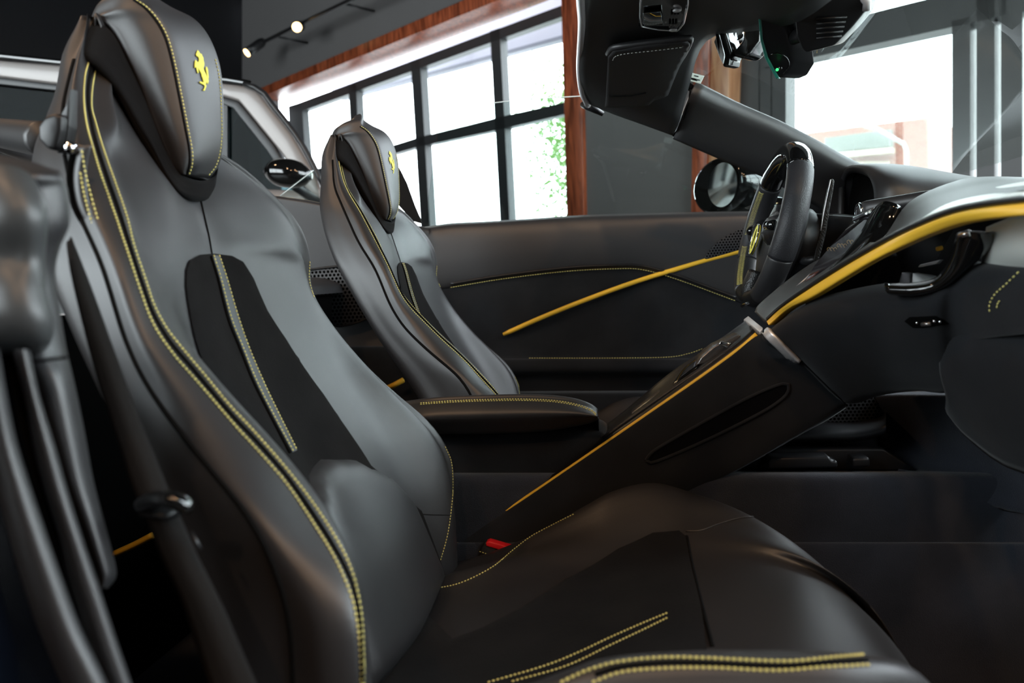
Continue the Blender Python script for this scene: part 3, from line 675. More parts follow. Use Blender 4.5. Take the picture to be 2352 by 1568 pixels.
def front(r, f):   # bow the front edge forward in the middle
    return [(p[0]+f*(1-((p[1]-.76)/.29)**2), p[1], p[2]) for p in r]
CR = [front(r, .0 if i < 5 else .012*(i-4)) for i, r in enumerate(CR)]
GC = grid(CR, 6, 4)
cush = gridmesh('seat_cushion', GC, LEATHER, SEAT0, False, False)
CV = bvh_of(cush)
S1 = [(1288, 1568), (1354, 1538), (1425, 1520), (1514, 1511), (1604, 1511), (1693, 1515), (1812, 1519), (1901, 1511), (1985, 1504)]
S2 = [(1360, 1567), (1425, 1544), (1514, 1535), (1633, 1533), (1782, 1539), (1901, 1531), (2000, 1527)]
for nm, S in (('cushion_stitching', S1), ('cushion_stitching', S2)):
    c = dropcurve(CV, S, .0006)
    if len(c) > 2: stitches(nm, c, THREAD, cush, r=.0010)
c = dropcurve(CV, [((a[0]+b[0])/2, (a[1]+b[1])/2) for a, b in zip(S1[1:], [(1380, 1560), (1425, 1544), (1514, 1535), (1604, 1533), (1693, 1536), (1812, 1538), (1901, 1531), (2000, 1527)])], .0002)
if len(c) > 2: seamtube('cushion_groove', c, .0018, CREASE, cush)
# middle suede panel with its two stitch rows, and the leather thigh pad ahead of it
cin = frontpatch('cushion_insert', CV, [(-.25, .62), (-.25, .86)]+[tuple(drop(CV, *p, 0)[:2]) for p in [(1040, 1470), (1110, 1443), (1200, 1398), (1300, 1332), (1420, 1262), (1500, 1225), (1560, 1220), (1577, 1234), (1590, 1300), (1612, 1390)]]+[(.060, .62), (0, .60)], SUEDEG, SEAT0, .0018, .012, .002, .012, axis='z', src=2)
ts = dropcurve(CV, [(1577, 1232), (1590, 1300), (1612, 1390), (1636, 1485)], .0004)
seamtube('thigh_seam', ts, .0022, CREASE, cush)
c = dropcurve(CV, [(1575, 1220), (1610, 1218), (1650, 1203), (1700, 1189), (1735, 1187)], .0003)
seamtube('bolster_edge', c, .0014, LEATHER, cush)
CV2 = bvh_of(cush, cin)
stitches('cushion_insert_stitching', dropcurve(CV2, [(1120, 1568), (1250, 1530), (1330, 1498), (1400, 1465), (1470, 1434), (1535, 1407)], .0006), THREAD, cin, r=.0008)
stitches('cushion_insert_stitching', dropcurve(CV2, [(1175, 1566), (1300, 1530), (1400, 1483), (1470, 1450), (1535, 1418)], .0006), THREAD, cin, r=.0008)
c = dropcurve(CV, [(1000, 1352), (1060, 1338), (1130, 1303), (1180, 1262), (1220, 1232), (1270, 1205), (1320, 1180)], .0006)
if len(c) > 2: stitches('far_cushion_stitching', c, THREAD, cush, r=.0007)
# the driver's seat: the same seat beside it
def copy_tree(o, parent=None):
    c = o.copy(); COL.objects.link(c)
    if parent is not None:
        inv = o.matrix_parent_inverse.copy(); c.parent = parent; c.matrix_parent_inverse = inv
    for ch in list(o.children): copy_tree(ch, c)
    return c
SEAT1 = copy_tree(SEAT0); SEAT1.location.y += .72
SEAT1['label'] = "driver's black leather sports seat beyond the armrest, seen whole against the window"

# ------------------------------------------------------------------ driver's door (far side), Y about 1.9
door = thing('door_panel', "driver's door panel with black pad, yellow trim line and perforated speaker", 'car door', U(1350, 700, 1.92))
DY = 1.90
topx = [(985, 524), (1000, 517), (1120, 511), (1340, 497), (1500, 492), (1640, 489), (1800, 487), (1960, 490)]
botx = [(975, 664), (1040, 655), (1150, 635), (1300, 617), (1420, 611), (1480, 614), (1560, 637), (1690, 685), (1900, 760)]
def interp(l, x): return float(np.interp(x, [p[0] for p in l], [p[1] for p in l]))
xs = [975, 990, 1040, 1120, 1230, 1340, 1430, 1500, 1570, 1650, 1730, 1830, 1960]
rows = []
for x in xs:
    t = interp(topx, x); b = interp(botx, x)
    rows.append([U(x, b+6, DY+.012), U(x, b, DY), U(x, t*.35+b*.65, DY-.006), U(x, t*.7+b*.3, DY-.004), U(x, t+14, DY+.002), U(x, t+3, DY+.012), U(x, t, DY+.03), U(x, t-1, DY+.09), U(x, t+30, DY+.15)])
rows[0] = [r*.3+rows[1][3]*.0+r*.7 for r in rows[0]]
gridmesh('door_top_pad', grid(rows, 5, 4), LEATHER, door)
low = [(975, 661), (1040, 656), (1150, 636), (1300, 618), (1420, 612), (1480, 615), (1560, 638), (1690, 686), (1900, 760)]
V = []; rows = []
for x in xs:
    b = interp(low, x); rows.append([U(x, b, DY+.004), U(x, b*.5+410, DY+.012), U(x, 815, DY+.004), U(x, 826, DY-.010), U(x, 850, DY-.014), U(x, 862, DY+.02)])
dl = gridmesh('door_suede_panel', grid(rows, 4, 4), SUEDE, door)
pslab('door_pocket', [(960, 858), (1960, 858), (1960, 1010), (960, 1010)], DY+.03, .05, PLASTIC, door)
pslab('door_lower_panel', [(960, 905), (1960, 900), (1960, 1300), (960, 1300)], DY-.01, .06, SUEDE, door, .01)
stitches('door_pad_stitching', cr1([U(p[0], p[1]+5, DY-.003) for p in [(1035, 655), (1150, 636), (1300, 618), (1420, 612), (1480, 615), (1560, 638), (1690, 686)]], 8), THREAD, dl, pitch=.0062, L=.0045, r=.0008)
tube('door_pad_piping', resamp(cr1([U(p[0], p[1]-3, DY-.004) for p in [(1035, 655), (1150, 636), (1300, 618), (1420, 612), (1480, 615), (1560, 638), (1690, 686)]], 8), .01), .0035, PLASTIC, dl, 8)
stitches('door_pocket_stitching', cr1([U(p[0], p[1], DY-.013) for p in [(1215, 822), (1400, 822), (1530, 820), (1580, 812), (1615, 800)]], 8), THREAD, dl, pitch=.0062, L=.0045, r=.0008)
YS = [(1156, 768), (1230, 735), (1300, 706), (1370, 679), (1430, 657), (1490, 637), (1550, 619), (1620, 598), (1700, 577), (1760, 562)]
yc = cr1([U(p[0], p[1], DY-.004) for p in YS], 5)
w = np.array([.0058]*len(yc)); w[0] = .0045
tube('yellow_door_trim', yc, w, YELLOW, door, 8)
SPK = [(1622, 597), (1632, 573), (1655, 551), (1690, 531), (1730, 518), (1790, 512), (1790, 552), (1700, 574)]
pslab('door_speaker', [(p[0], p[1]) for p in cr1([(q[0], q[1], 0) for q in SPK], 3, True)[:, :2]], DY-.009, .012, PERF, door, .002)
pslab('door_handle_recess', [(1770, 540), (1860, 520), (1870, 560), (1790, 590)], DY-.01, .02, GLOSS, door, .004)
# its window glass: only the raised pane edge shows
dg = thing('door_glass', "raised driver's door window pane, its clear upper edge crossing the wood post", 'window glass', U(1250, 495, 1.96))
ge = [(975, 512), (1000, 258), (1080, 243), (1200, 229), (1345, 220), (1560, 300), (1760, 400), (1900, 480)]
pslab('glass_pane', [(975, 520), (1010, 262), (1080, 243), (1200, 229), (1345, 220), (1560, 315), (1760, 410), (1900, 500)], 1.965, .004, DOORGL, dg)
tube('glass_edge', resamp(cr1([U(*p, 1.965) for p in [(1050, 247), (1080, 243), (1200, 229), (1345, 220)]], 5), .02), .0012, mat('polished_glass_edge', (.75, .85, .85), .15, spec=.8), dg, 6)
qg = thing('quarter_glass', 'small lowered rear side pane behind the near headrest', 'window glass', U(680, 440, 1.95))
pslab('glass_pane', [(640, 452), (668, 425), (718, 392), (722, 392), (735, 470)], 1.95, .004, DOORGL, qg)
tube('glass_edge', resamp([U(643, 450, 1.95), U(720, 391, 1.95)], .02), .0012, mat('polished_glass_edge_2', (.75, .85, .85), .15, spec=.8), qg, 6)

# rear side panel behind the driver's seat
rp = thing('rear_side_panel', 'grey leather rear side panel with perforated speaker between the two seats', 'car interior panel', U(760, 700, 1.93))
rows = []
for x, t in ((380, 420), (640, 450), (740, 466), (830, 490), (930, 512), (985, 523)):
    rows.append([U(x, 900, 1.86), U(x, 800, 1.90), U(x, 700, 1.91), U(x, 600, 1.905), U(x, t+20, 1.90), U(x, t+4, 1.905), U(x, t, 1.93), U(x, t+4, 2.02)])
gridmesh('side_trim', grid(rows, 4, 4), LEATHER, rp)
SP2 = [(690, 625), (720, 618), (780, 611), (850, 605), (900, 640), (900, 690), (850, 728), (800, 746), (765, 747), (740, 728), (715, 700), (690, 670)]
pslab('rear_speaker', [(p[0], p[1]) for p in cr1([(q[0], q[1], 0) for q in SP2], 3, True)[:, :2]], 1.865, .012, perfmat('perforated_speaker', (.03, .03, .032), (.001, .001, .001), 95, .33), rp, .003)
tube('speaker_rim', resamp(cr1([U(q[0], q[1], 1.863) for q in SP2], 5, True), .01, True), .003, PLASTIC, rp, 6, True)
rows = [[U(x, 795, 1.89), U(x, 800, 1.86), U(x, 850, 1.84), U(x, 1000, 1.80), U(x, 1150, 1.78)] for x in (500, 700, 850, 1000, 1050)]
gridmesh('lower_trim', grid(rows, 3, 4), SUEDE, rp)
tube('yellow_rear_trim', [U(880, 895, 1.80), U(905, 884, 1.80), U(927, 872, 1.80)], .0065, YELLOW, rp, 4)
# rear bulkhead, engine tunnel and floor: the dark inside of the car
BODYD = CARPET
rb = thing('rear_bulkhead', 'dark carpeted bulkhead behind both seats', 'car interior panel', (-.9, 1.1, .3))
slab('bulkhead_wall', [(-.80, .42, .25), (-.80, 1.84, .25), (-.72, 1.84, .98), (-.72, .42, .98)], (-.06, 0, 0), DARK, rb)
rows = []
for y in (.40, .8, 1.2, 1.6, 2.02): rows.append([(-.70, y, .985), (-.715, y, 1.01), (-.80, y, 1.03), (-1.1, y, 1.035), (-1.5, y, 1.02)])
gridmesh('rear_deck', grid(rows, 3, 4), LEATHER, rb)
tube('deck_bar', resamp([U(-40, 300, 1.15)+np.array([-.2, .5, 0]), U(-40, 300, 1.15), U(110, 322, .85)], .03), .022, LEATHER, rb, 14)
fl = thing('cabin_floor', 'dark carpeted cabin floor and door sill', 'car carpet', (.2, 1.1, .40))
slab('floor_carpet', [(-.8, .44, .36), (1.5, .44, .36), (1.5, 2.0, .36), (-.8, 2.0, .36)], (0, 0, .04), CARPET, fl)
tn = thing('centre_tunnel', 'dark carpeted centre tunnel wall with a black plastic rail', 'car carpet', (.3, 1.12, .4))
rows = [[U(x, 1075+.0*x, 1.30), U(x, 1083, 1.14), U(x, 1092, 1.085), U(x, 1140, 1.075), U(x, 1245, 1.07)] for x in (1000, 1400, 1800, 2100, 2400, 2800)]
gridmesh('tunnel_carpet', grid(rows, 3, 5), CARPET, tn)
rows = [[U(x, 1247+y0, 1.072), U(x, 1253+y0, 1.055), U(x, 1330, 1.045), U(x, 1500, 1.03), U(x, 1700, 1.02)] for x, y0 in ((1000, 0), (1600, 0), (2000, 0), (2400, 2), (2800, 4))]
gridmesh('lower_carpet', grid(rows, 3, 5), CARPET, tn)
pslab('tunnel_inner', [(950, 1000), (1500, 1000), (1900, 940), (2300, 880), (2800, 880), (2800, 1120), (950, 1120)], 1.31, .03, SUEDE, tn)
pslab('rail', [(1762, 1060), (1770, 1050), (1905, 1048), (1912, 1058), (1924, 1058), (1926, 1074), (1765, 1078)], 1.12, .03, PLASTIC, tn, .004)
pslab('rail_end', [(1958, 1052), (1998, 1050), (2001, 1072), (1960, 1074)], 1.12, .03, PLASTIC, tn, .004)
pslab('rail_tray', [(1740, 1078), (1780, 1030), (2030, 1030), (2110, 1082)], 1.16, .02, PLASTIC, tn, .004)
rows = [[U(x, 965+k, 1.30), U(x, 985+k, 1.18), U(x, 1010+k, 1.16), U(x, 1020+k, 1.20), U(x, 1040+k, 1.30)] for x, k in ((1660, 14), (1760, 4), (1860, 0), (1960, 0), (2020, -12), (2035, -24))]
gridmesh('storage_shelf', grid(rows, 3, 4), PLASTIC, tn)
pslab('storage_mesh', [(1700, 960), (1960, 905), (2020, 900), (2030, 985), (1720, 990)], 1.27, .01, perfmat('perforated_net', (.012, .012, .014), (.001, .001, .001), 160, .33), tn)
# footwell: kick panel, toe board, lower dash
fw = thing('passenger_footwell', 'dark blue-black carpeted passenger footwell and toe board under the dashboard', 'car carpet', (.8, .8, .4))
rows = [[U(1990, 905, 1.30), U(2060, 900, 1.26), U(2200, 900, 1.14), U(2400, 905, 1.0)],
        [U(2010, 1000, 1.30), U(2110, 1000, 1.25), U(2240, 1000, 1.14), U(2420, 1000, 1.0)],
        [U(2040, 1080, 1.22), U(2150, 1090, 1.18), U(2300, 1090, 1.10), U(2500, 1090, .95)],
        [U(2060, 1110, 1.15), U(2200, 1150, 1.12), U(2350, 1180, 1.05), U(2560, 1200, .95)]]
gridmesh('toe_board', grid(rows, 4, 4), CARPET, fw, thick=-.02)
rows = []
for px, py, Y in ((2195, 900, .93), (2196, 850, .92), (2203, 805, .91), (2225, 782, .90)):
    rows.append([U(px, py, Y+.04), U(px, py, Y), U(px+80, py+10, Y-.08), U(px+260, py+25, Y-.2)])
LK = [[U(2225, 778, .93), U(2260, 775, .90), U(2360, 778, .84), U(2700, 790, .70)], [U(2203, 800, .93), U(2235, 800, .90), U(2360, 810, .83), U(2700, 820, .69)],
      [U(2196, 860, .94), U(2225, 860, .92), U(2360, 880, .85), U(2700, 900, .70)], [U(2198, 900, .96), U(2240, 930, .95), U(2360, 980, .89), U(2700, 1000, .74)],
      [U(2210, 930, .99), U(2260, 990, .98), U(2380, 1060, .93), U(2700, 1080, .80)]]
gridmesh('glovebox_lid', grid(LK, 4, 4), SUEDE, fw, thick=-.02)

# ------------------------------------------------------------------ centre console
cc = thing('centre_console', 'sloping suede centre console with a thin yellow edge line and aluminium bracket', 'centre console', U(1400, 1100, 1.12))
YL_ = [(1000, 1278), (1027, 1261), (1200, 1147), (1400, 1011), (1600, 873), (1700, 800), (1738, 768), (1753, 764)]
ycur = cr1([U(p[0], p[1], 1.075) for p in YL_[:-1]], 6)
rad = np.linspace(.0016, .0036, len(ycur))
tube('yellow_console_trim', ycur, rad, YELLOW, cc, 10)
# passenger side face of the console
up = [(1000, 1280), (1200, 1150), (1400, 1014), (1600, 876), (1750, 770), (1840, 830)]
tp = lambda x: float(np.interp(x, [1000, 1200, 1400, 1600, 1750, 1845], [1280, 1150, 1014, 876, 768, 828]))
bt = lambda x: float(np.interp(x, [900, 1400, 1580, 1700, 1800, 1900, 1945], [1500, 1250, 1128, 1070, 1012, 955, 926]))
rows = []
for x in (1000, 1100, 1200, 1300, 1400, 1500, 1600, 1680, 1750, 1800, 1845, 1900, 1943):
    t = tp(x) if x <= 1845 else 828+(x-1845)*.97; b = max(bt(x), t+2)
    rows.append([U(x, t-2, 1.078), U(x, t+4, 1.070), U(x, t*.75+b*.25, 1.066), U(x, t*.5+b*.5, 1.066), U(x, t*.25+b*.75, 1.069), U(x, b-2, 1.076), U(x, b+6, 1.10), U(x, b+10, 1.25)])
side = gridmesh('console_side', grid(rows, 4, 4), SUEDE, cc)
SV = bvh_of(side)
OV = [(1484, 1056), (1500, 1036), (1560, 1000), (1640, 955), (1720, 912), (1780, 886), (1806, 880), (1812, 890), (1802, 910), (1760, 940), (1680, 982), (1600, 1020), (1530, 1050), (1495, 1062)]
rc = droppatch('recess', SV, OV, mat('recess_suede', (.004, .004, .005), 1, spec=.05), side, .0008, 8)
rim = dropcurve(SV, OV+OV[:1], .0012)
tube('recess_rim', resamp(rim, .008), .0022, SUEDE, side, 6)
# slim black edge strip above the yellow line, and the top of the console
ed = lambda p, k: (p[0]-k*.55, p[1]-k*.83)
rows = []
for p in YL_[:-1]:
    k = np.interp(p[0], [1000, 1400, 1740], [5, 11, 16])
    q0 = ed(p, 1.5); q1 = ed(p, k*.5); q2 = ed(p, k)
    rows.append([U(*q0, 1.076), U(*q1, 1.078), U(*q2, 1.086)])
gridmesh('edge_strip', grid(rows, 4, 4), PLASTIC, cc, thick=.003)
# tray floor between the near edge strip and the far edge
fe = [(1380, 990), (1440, 945), (1540, 862), (1620, 808), (1700, 752), (1725, 733)]
ne = [(1388, 1008), (1450, 964), (1550, 895), (1630, 840), (1710, 782), (1733, 765)]
rows = [[U(*b, 1.088), U(b[0]*.6+a[0]*.4, b[1]*.6+a[1]*.4+5, 1.13), U(b[0]*.3+a[0]*.7, b[1]*.3+a[1]*.7+5, 1.17), U(*a, 1.20)] for a, b in zip(fe, ne)]
gridmesh('console_top', grid(rows, 4, 4), PLASTIC, cc, thick=-.004)
rows = [[U(a[0], a[1], 1.195), U(a[0]-3, a[1]-4, 1.20), U(a[0]-1, a[1]-3, 1.215), U(a[0]+8, a[1]+14, 1.22)] for a in fe]
gridmesh('far_edge_strip', grid(rows, 4, 4), PLASTIC, cc)
def onc(pix, Y, th, m, nm, bv=.0015, par=cc): return pslab(nm, pix, Y, th, m, par, bv)
GM = mat('brushed_gunmetal', (.35, .33, .32), .25, metal=.9)
onc([(1610, 822), (1640, 796), (1700, 768), (1704, 782), (1650, 828), (1600, 838)], 1.12, .05, GM, 'key_slot')
onc([(1650, 790), (1658, 783), (1680, 788), (1672, 800)], 1.11, .01, CHROME, 'shifter_knob')
onc([(1612, 806), (1622, 799), (1624, 804), (1616, 810)], 1.20, .02, CHROME, 'toggle')
rows = [[U(1535, 895, 1.11), U(1550, 870, 1.15), U(1572, 845, 1.18)], [U(1560, 872, 1.11), U(1572, 845, 1.15), U(1590, 828, 1.18)], [U(1600, 842, 1.11), U(1606, 822, 1.15), U(1620, 806, 1.18)]]
gridmesh('gate_panel', grid(rows, 4, 4), GLOSS, cc, thick=.003)
onc([(1450, 950), (1518, 900), (1530, 905), (1462, 958)], 1.13, .03, GM, 'switch_bank')
# aluminium bracket wrapping over the console and down its side
slab('aluminium_bracket', [U(1708, 733, 1.21), U(1719, 725, 1.21), U(1752, 752, 1.085), U(1744, 761, 1.085)], (0, 0, -.006), STEEL, cc, .0012)
BR = [(1743, 752), (1757, 744), (1772, 757), (1800, 785), (1842, 826), (1820, 824), (1810, 817), (1780, 790), (1752, 766)]
# storage box and armrest between the seats
pslab('storage_box', [(700, 960), (1000, 985), (1380, 990), (1400, 1010), (1200, 1150), (1000, 1290), (700, 1500)], 1.10, .10, SUEDE, cc, .01)
ar = thing('armrest', 'padded black leather armrest with yellow stitching between the seats', 'armrest', U(1150, 960, 1.12))
AX = [(800, 952, 60), (900, 934, 70), (1000, 921, 76), (1100, 916, 80), (1200, 914, 79), (1270, 917, 70), (1320, 924, 55), (1355, 936, 36), (1372, 948, 16)]
rows = []
for x, yt, hh in AX:
    a = U(x, yt, 1.07); b = U(x, yt+hh*.5, 1.045); c = U(x, yt+hh, 1.075)
    wd_ = .17*min(1, hh/60)
    rows.append([a+[0, .012, .004], a, a*.6+b*.4+[0, -.006, 0], b, b*.35+c*.65+[0, -.004, 0], c, c+[0, .04, -.004], c+[0, wd_, 0], b+[0, wd_+.03, -.02], a+[0, wd_, -.042], a+[0, wd_*.5, -.014]])
arm = gridmesh('armrest_pad', grid(rows, 5, 4, True), LEATHER, ar, True, True)
AV = bvh_of(arm)
stitches('armrest_stitching', dropcurve(AV, [(965, 926), (1040, 921), (1120, 918), (1200, 917), (1270, 920), (1320, 928), (1355, 940), (1370, 952)], .0006), THREAD, arm, r=.0008)
stitches('armrest_stitching', dropcurve(AV, [(965, 929), (1040, 924), (1120, 921), (1200, 920), (1270, 923), (1320, 931), (1355, 943), (1369, 955)], .0006), THREAD, arm, r=.0007)

# ------------------------------------------------------------------ dashboard
da = thing('dashboard', 'brown-lit black leather dashboard with a broad yellow trim band', 'dashboard', U(2200, 600, .9))
YT = [(1762, 737, 1.062), (1797, 706, 1.05), (1858, 664, 1.02), (1935, 615, .98), (2000, 577, .94), (2051, 549, .90), (2102, 525, .85), (2163, 500, .80), (2230, 482, .75), (2352, 467, .67), (2520, 458, .58)]
YB = [(1768, 747, 1.060), (1812, 710, 1.048), (1866, 683, 1.01), (1935, 641, .97), (2000, 602, .93), (2064, 570, .89), (2128, 542, .84), (2194, 518, .79), (2255, 505, .74), (2352, 494, .665), (2520, 487, .575)]
rows = []
for t, b in zip(YT, YB):
    a = U(*t); c = U(*b); m = (a+c)/2+np.array([-.004, -.005, 0]); h = np.linalg.norm(a-c)
    rows.append([a+[.01, .012, 0], a, a*.75+c*.25+np.array([-.3, -.3, 0])*h*.5, a*.4+c*.6+np.array([-.35, -.35, 0])*h*.5, c, c+[.012, .014, 0]])
gridmesh('yellow_dash_trim', grid(rows, 5, 4), YELLOW, da)
rows = []
for t in YT:
    k = np.interp(t[0], [1762, 2352], [9, 20]); q = lambda f: (t[0]-k*f*.45, t[1]-k*f*.85)
    rows.append([U(t[0], t[1]+1, t[2]+.004), U(*q(.3), t[2]-.001), U(*q(.75), t[2]), U(*q(1), t[2]+.004), U(*q(1.05), t[2]+.02)])
gridmesh('dash_edge_roll', grid(rows, 5, 4), PLASTIC, da)
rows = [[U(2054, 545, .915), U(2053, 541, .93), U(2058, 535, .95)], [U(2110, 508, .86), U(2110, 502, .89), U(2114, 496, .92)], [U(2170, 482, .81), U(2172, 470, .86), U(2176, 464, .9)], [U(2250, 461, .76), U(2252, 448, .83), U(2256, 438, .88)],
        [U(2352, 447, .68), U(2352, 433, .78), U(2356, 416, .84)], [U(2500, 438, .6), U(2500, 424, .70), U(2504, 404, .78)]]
gridmesh('dash_pale_band', grid(rows, 5, 4), SHEENG, da)  # sky reflection along the leather crease, built as a pale strip
# upper pad
rows = [[U(1990, 584, .955), U(2010, 566, .98), U(2030, 545, 1.02), U(2050, 520, 1.08), U(2080, 500, 1.2)],
        [U(2050, 548, .915), U(2056, 532, .96), U(2065, 505, 1.02), U(2082, 470, 1.10), U(2110, 452, 1.25)],
        [U(2110, 506, .87), U(2112, 490, .92), U(2120, 465, .99), U(2140, 436, 1.08), U(2170, 426, 1.25)],
        [U(2170, 480, .83), U(2174, 462, .89), U(2184, 442, .96), U(2200, 418, 1.05), U(2215, 410, 1.25)],
        [U(2250, 459, .79), U(2254, 440, .86), U(2260, 424, .94), U(2268, 409, 1.02), U(2280, 405, 1.25)],
        [U(2352, 436, .74), U(2354, 424, .82), U(2358, 415, .90), U(2362, 409, 1.0), U(2372, 407, 1.25)],
        [U(2500, 425, .64), U(2500, 415, .74), U(2504, 409, .84), U(2510, 407, .95), U(2520, 408, 1.2)]]
gridmesh('dash_top_pad', grid(rows, 5, 5), LEATHER, da)
# lower suede knee panel, from the console seam to the leather roll on the right
tp2 = [(1750, 772, 1.062), (1800, 730, 1.045), (1870, 690, 1.02), (1950, 668, .99), (2035, 655, .96), (2100, 665, .93), (2165, 640, .90), (2220, 606, .88), (2352, 606, .80), (2560, 612, .68)]
bt2 = [(1846, 832, 1.072), (1870, 856, 1.072), (1942, 924, 1.070), (1990, 914, 1.06), (2050, 903, 1.05), (2110, 898, 1.02), (2190, 896, .98), (2205, 800, .92), (2352, 768, .80), (2560, 770, .68)]
rows = []
for t, b in zip(tp2, bt2):
    a = U(*t); c = U(*b); d = np.linalg.norm(a-c)
    rows.append([a+[.03, .05, .0], a+[.004, .01, .0], a*.85+c*.15+np.array([-.02, -.03, 0])*min(1, d*6), a*.5+c*.5+np.array([-.03, -.04, 0])*min(1, d*5), a*.15+c*.85+np.array([-.012, -.02, 0])*min(1, d*6), c, c+[.06, .08, -.002]])
knee = gridmesh('knee_panel', grid(rows, 5, 5), SUEDE, da)
KV = bvh_of(knee)
KS = bvh_of(knee, side)
bk2 = droppatch('aluminium_bracket', KS, BR, STEEL, cc, .0035, 5, False); m_ = bk2.modifiers.new('s', 'SOLIDIFY'); m_.thickness = .005; m_.offset = 0
for p_ in bk2.data.polygons: p_.use_smooth = True
seamtube('console_seam', dropcurve(KS, [(1842, 828), (1870, 856), (1900, 886), (1940, 924)], .0002), .0013, CREASE, side)
stitches('knee_stitching', dropcurve(KV, [(2342, 625), (2310, 655), (2290, 672), (2278, 690), (2274, 705), (2276, 720)], .001), THREAD, knee, r=.0009, pitch=.005)
stitches('knee_stitching', dropcurve(KV, [(2298, 690), (2293, 698), (2292, 708)], .001), THREAD, knee, r=.0008)
lm = droppatch('footwell_lamp', KV, [(2078, 737), (2090, 727), (2150, 724), (2180, 742), (2120, 752), (2098, 752)], DARK, knee, .001, 6, False)
for x, y in ((2108, 739), (2147, 735), (2158, 736)):
    q = drop(KV, x, y, .002); ball('lamp_stud', q, .0018, CHROME, knee, seg=10)
q = [drop(KV, x, y, .0025) for x, y in ((2120, 742), (2140, 740))]; tube('lamp_bar', q, .0025, GM, knee, 8)
# black void under the yellow band with the passenger vent / grab surround
slab('inner_panel', [U(*p) for p in [(1855, 690, 1.20), (1930, 640, 1.18), (2050, 560, 1.14), (2200, 508, 1.05), (2360, 480, .95), (2600, 480, .85), (2600, 640, .85), (2360, 640, .92), (2100, 690, 1.1), (1870, 700, 1.2)]], (.03, .06, 0), PLASTIC, da)
rows = [[U(x, y, Y) for x, y, Y in r] for r in (
    [(2032, 655, .93), (2034, 664, .915), (2050, 672, .92), (2060, 668, .96)],
    [(2090, 655, .91), (2092, 664, .895), (2100, 673, .90), (2106, 666, .95)],
    [(2140, 647, .895), (2146, 655, .88), (2156, 660, .885), (2158, 650, .93)],
    [(2168, 626, .88), (2178, 632, .865), (2192, 636, .87), (2190, 625, .92)],
    [(2188, 590, .865), (2204, 592, .85), (2240, 596, .855), (2238, 580, .91)],
    [(2200, 550, .85), (2216, 548, .835), (2272, 560, .84), (2270, 550, .90)],
    [(2204, 536, .845), (2224, 530, .83), (2270, 532, .835), (2270, 530, .90)])]
gridmesh('vent_surround', grid(rows, 5, 4), GLOSS, da, thick=.003)
slab('vent_blade', [U(*p) for p in [(2062, 656, .97), (2070, 625, .99), (2092, 628, .99), (2092, 654, .96)]], (.012, .02, 0), mat('dark_satin_metal', (.16, .16, .17), .3, metal=.8), da, .002)
slab('vent_blade', [U(*p) for p in [(2092, 652, .95), (2095, 626, .98), (2130, 634, .97), (2156, 636, .96), (2130, 648, .94)]], (.012, .02, 0), mat('bright_satin_metal', (.5, .52, .52), .3, metal=.7), da, .002)
slab('vent_blade', [U(*p) for p in [(2108, 614, 1.0), (2112, 608, 1.0), (2160, 596, .98), (2150, 606, .98)]], (.012, .02, 0), STEEL, da, .001)
tube('chrome_tip', [U(2204, 541, .835), U(2228, 534, .828)], .0035, CHROME, da, 10)
tube('air_knob', [U(2152, 572, 1.0), U(2164, 569, .995)], .0028, YELLOW, da, 10)
pp = [(2284, 600), (2282, 560), (2290, 532), (2320, 516), (2420, 508), (2420, 612), (2300, 612)]
rows = [[U(2276, 598, .87), U(2282, 560, .86), U(2286, 530, .87)], [U(2310, 606, .845), U(2312, 565, .83), U(2312, 520, .85)], [U(2360, 608, .81), U(2360, 565, .79), U(2358, 508, .82)], [U(2480, 612, .74), U(2480, 570, .72), U(2480, 505, .75)]]
gridmesh('airbag_panel', grid(rows, 4, 5), SHEENG, da, thick=-.01)  # reflected light on this panel is put into its pale colour
# console neck: leather faces between the edge roll and the driver's side
rows = [[U(1733, 716, 1.20), U(1745, 728, 1.13), U(1757, 742, 1.07)], [U(1745, 697, 1.21), U(1770, 702, 1.14), U(1790, 706, 1.06)], [U(1800, 650, 1.22), U(1822, 660, 1.14), U(1845, 668, 1.04)], [U(1855, 610, 1.22), U(1880, 628, 1.12), U(1915, 622, 1.0)], [U(1905, 582, 1.22), U(1935, 590, 1.12), U(1975, 585, .975)], [U(1960, 545, 1.2), U(1990, 555, 1.1), U(2030, 556, .94)]]
gridmesh('console_neck', grid(rows, 5, 4), LEATHER, da, thick=-.006)
tube('neck_chrome_line', resamp(cr1([U(*p) for p in [(1790, 700, 1.12), (1815, 672, 1.13), (1850, 640, 1.14), (1868, 622, 1.15)]], 5), .01), .0012, STEEL, da, 6)

# portrait display
ds = thing('centre_display', 'glossy black portrait touch display standing on the console neck', 'display', U(1950, 600, 1.15))
sc_ = [(1832, 672, 1.09), (1868, 612, 1.16), (1905, 567, 1.18), (1960, 505, 1.21), (1968, 499, 1.21), (2004, 490, 1.16), (2018, 493, 1.14), (1975, 560, 1.12), (1930, 612, 1.09), (1895, 650, 1.07)]
slab('display_screen', [U(*p) for p in sc_], (.022, .004, -.004), SCREENM, ds, .003)
rows = [[U(2016, 494, 1.13), U(2035, 474, 1.12), U(2052, 472, 1.11), U(2057, 484, 1.11)], [U(1990, 540, 1.11), U(2012, 530, 1.10), U(2036, 520, 1.10), U(2046, 524, 1.10)], [U(1950, 592, 1.09), U(1975, 585, 1.08), U(1998, 572, 1.07), U(2010, 570, 1.07)], [U(1905, 642, 1.07), U(1925, 638, 1.05), U(1940, 622, 1.04), U(1950, 618, 1.04)]]
gridmesh('display_side', grid(rows, 5, 4), GLOSS, ds, thick=-.01)
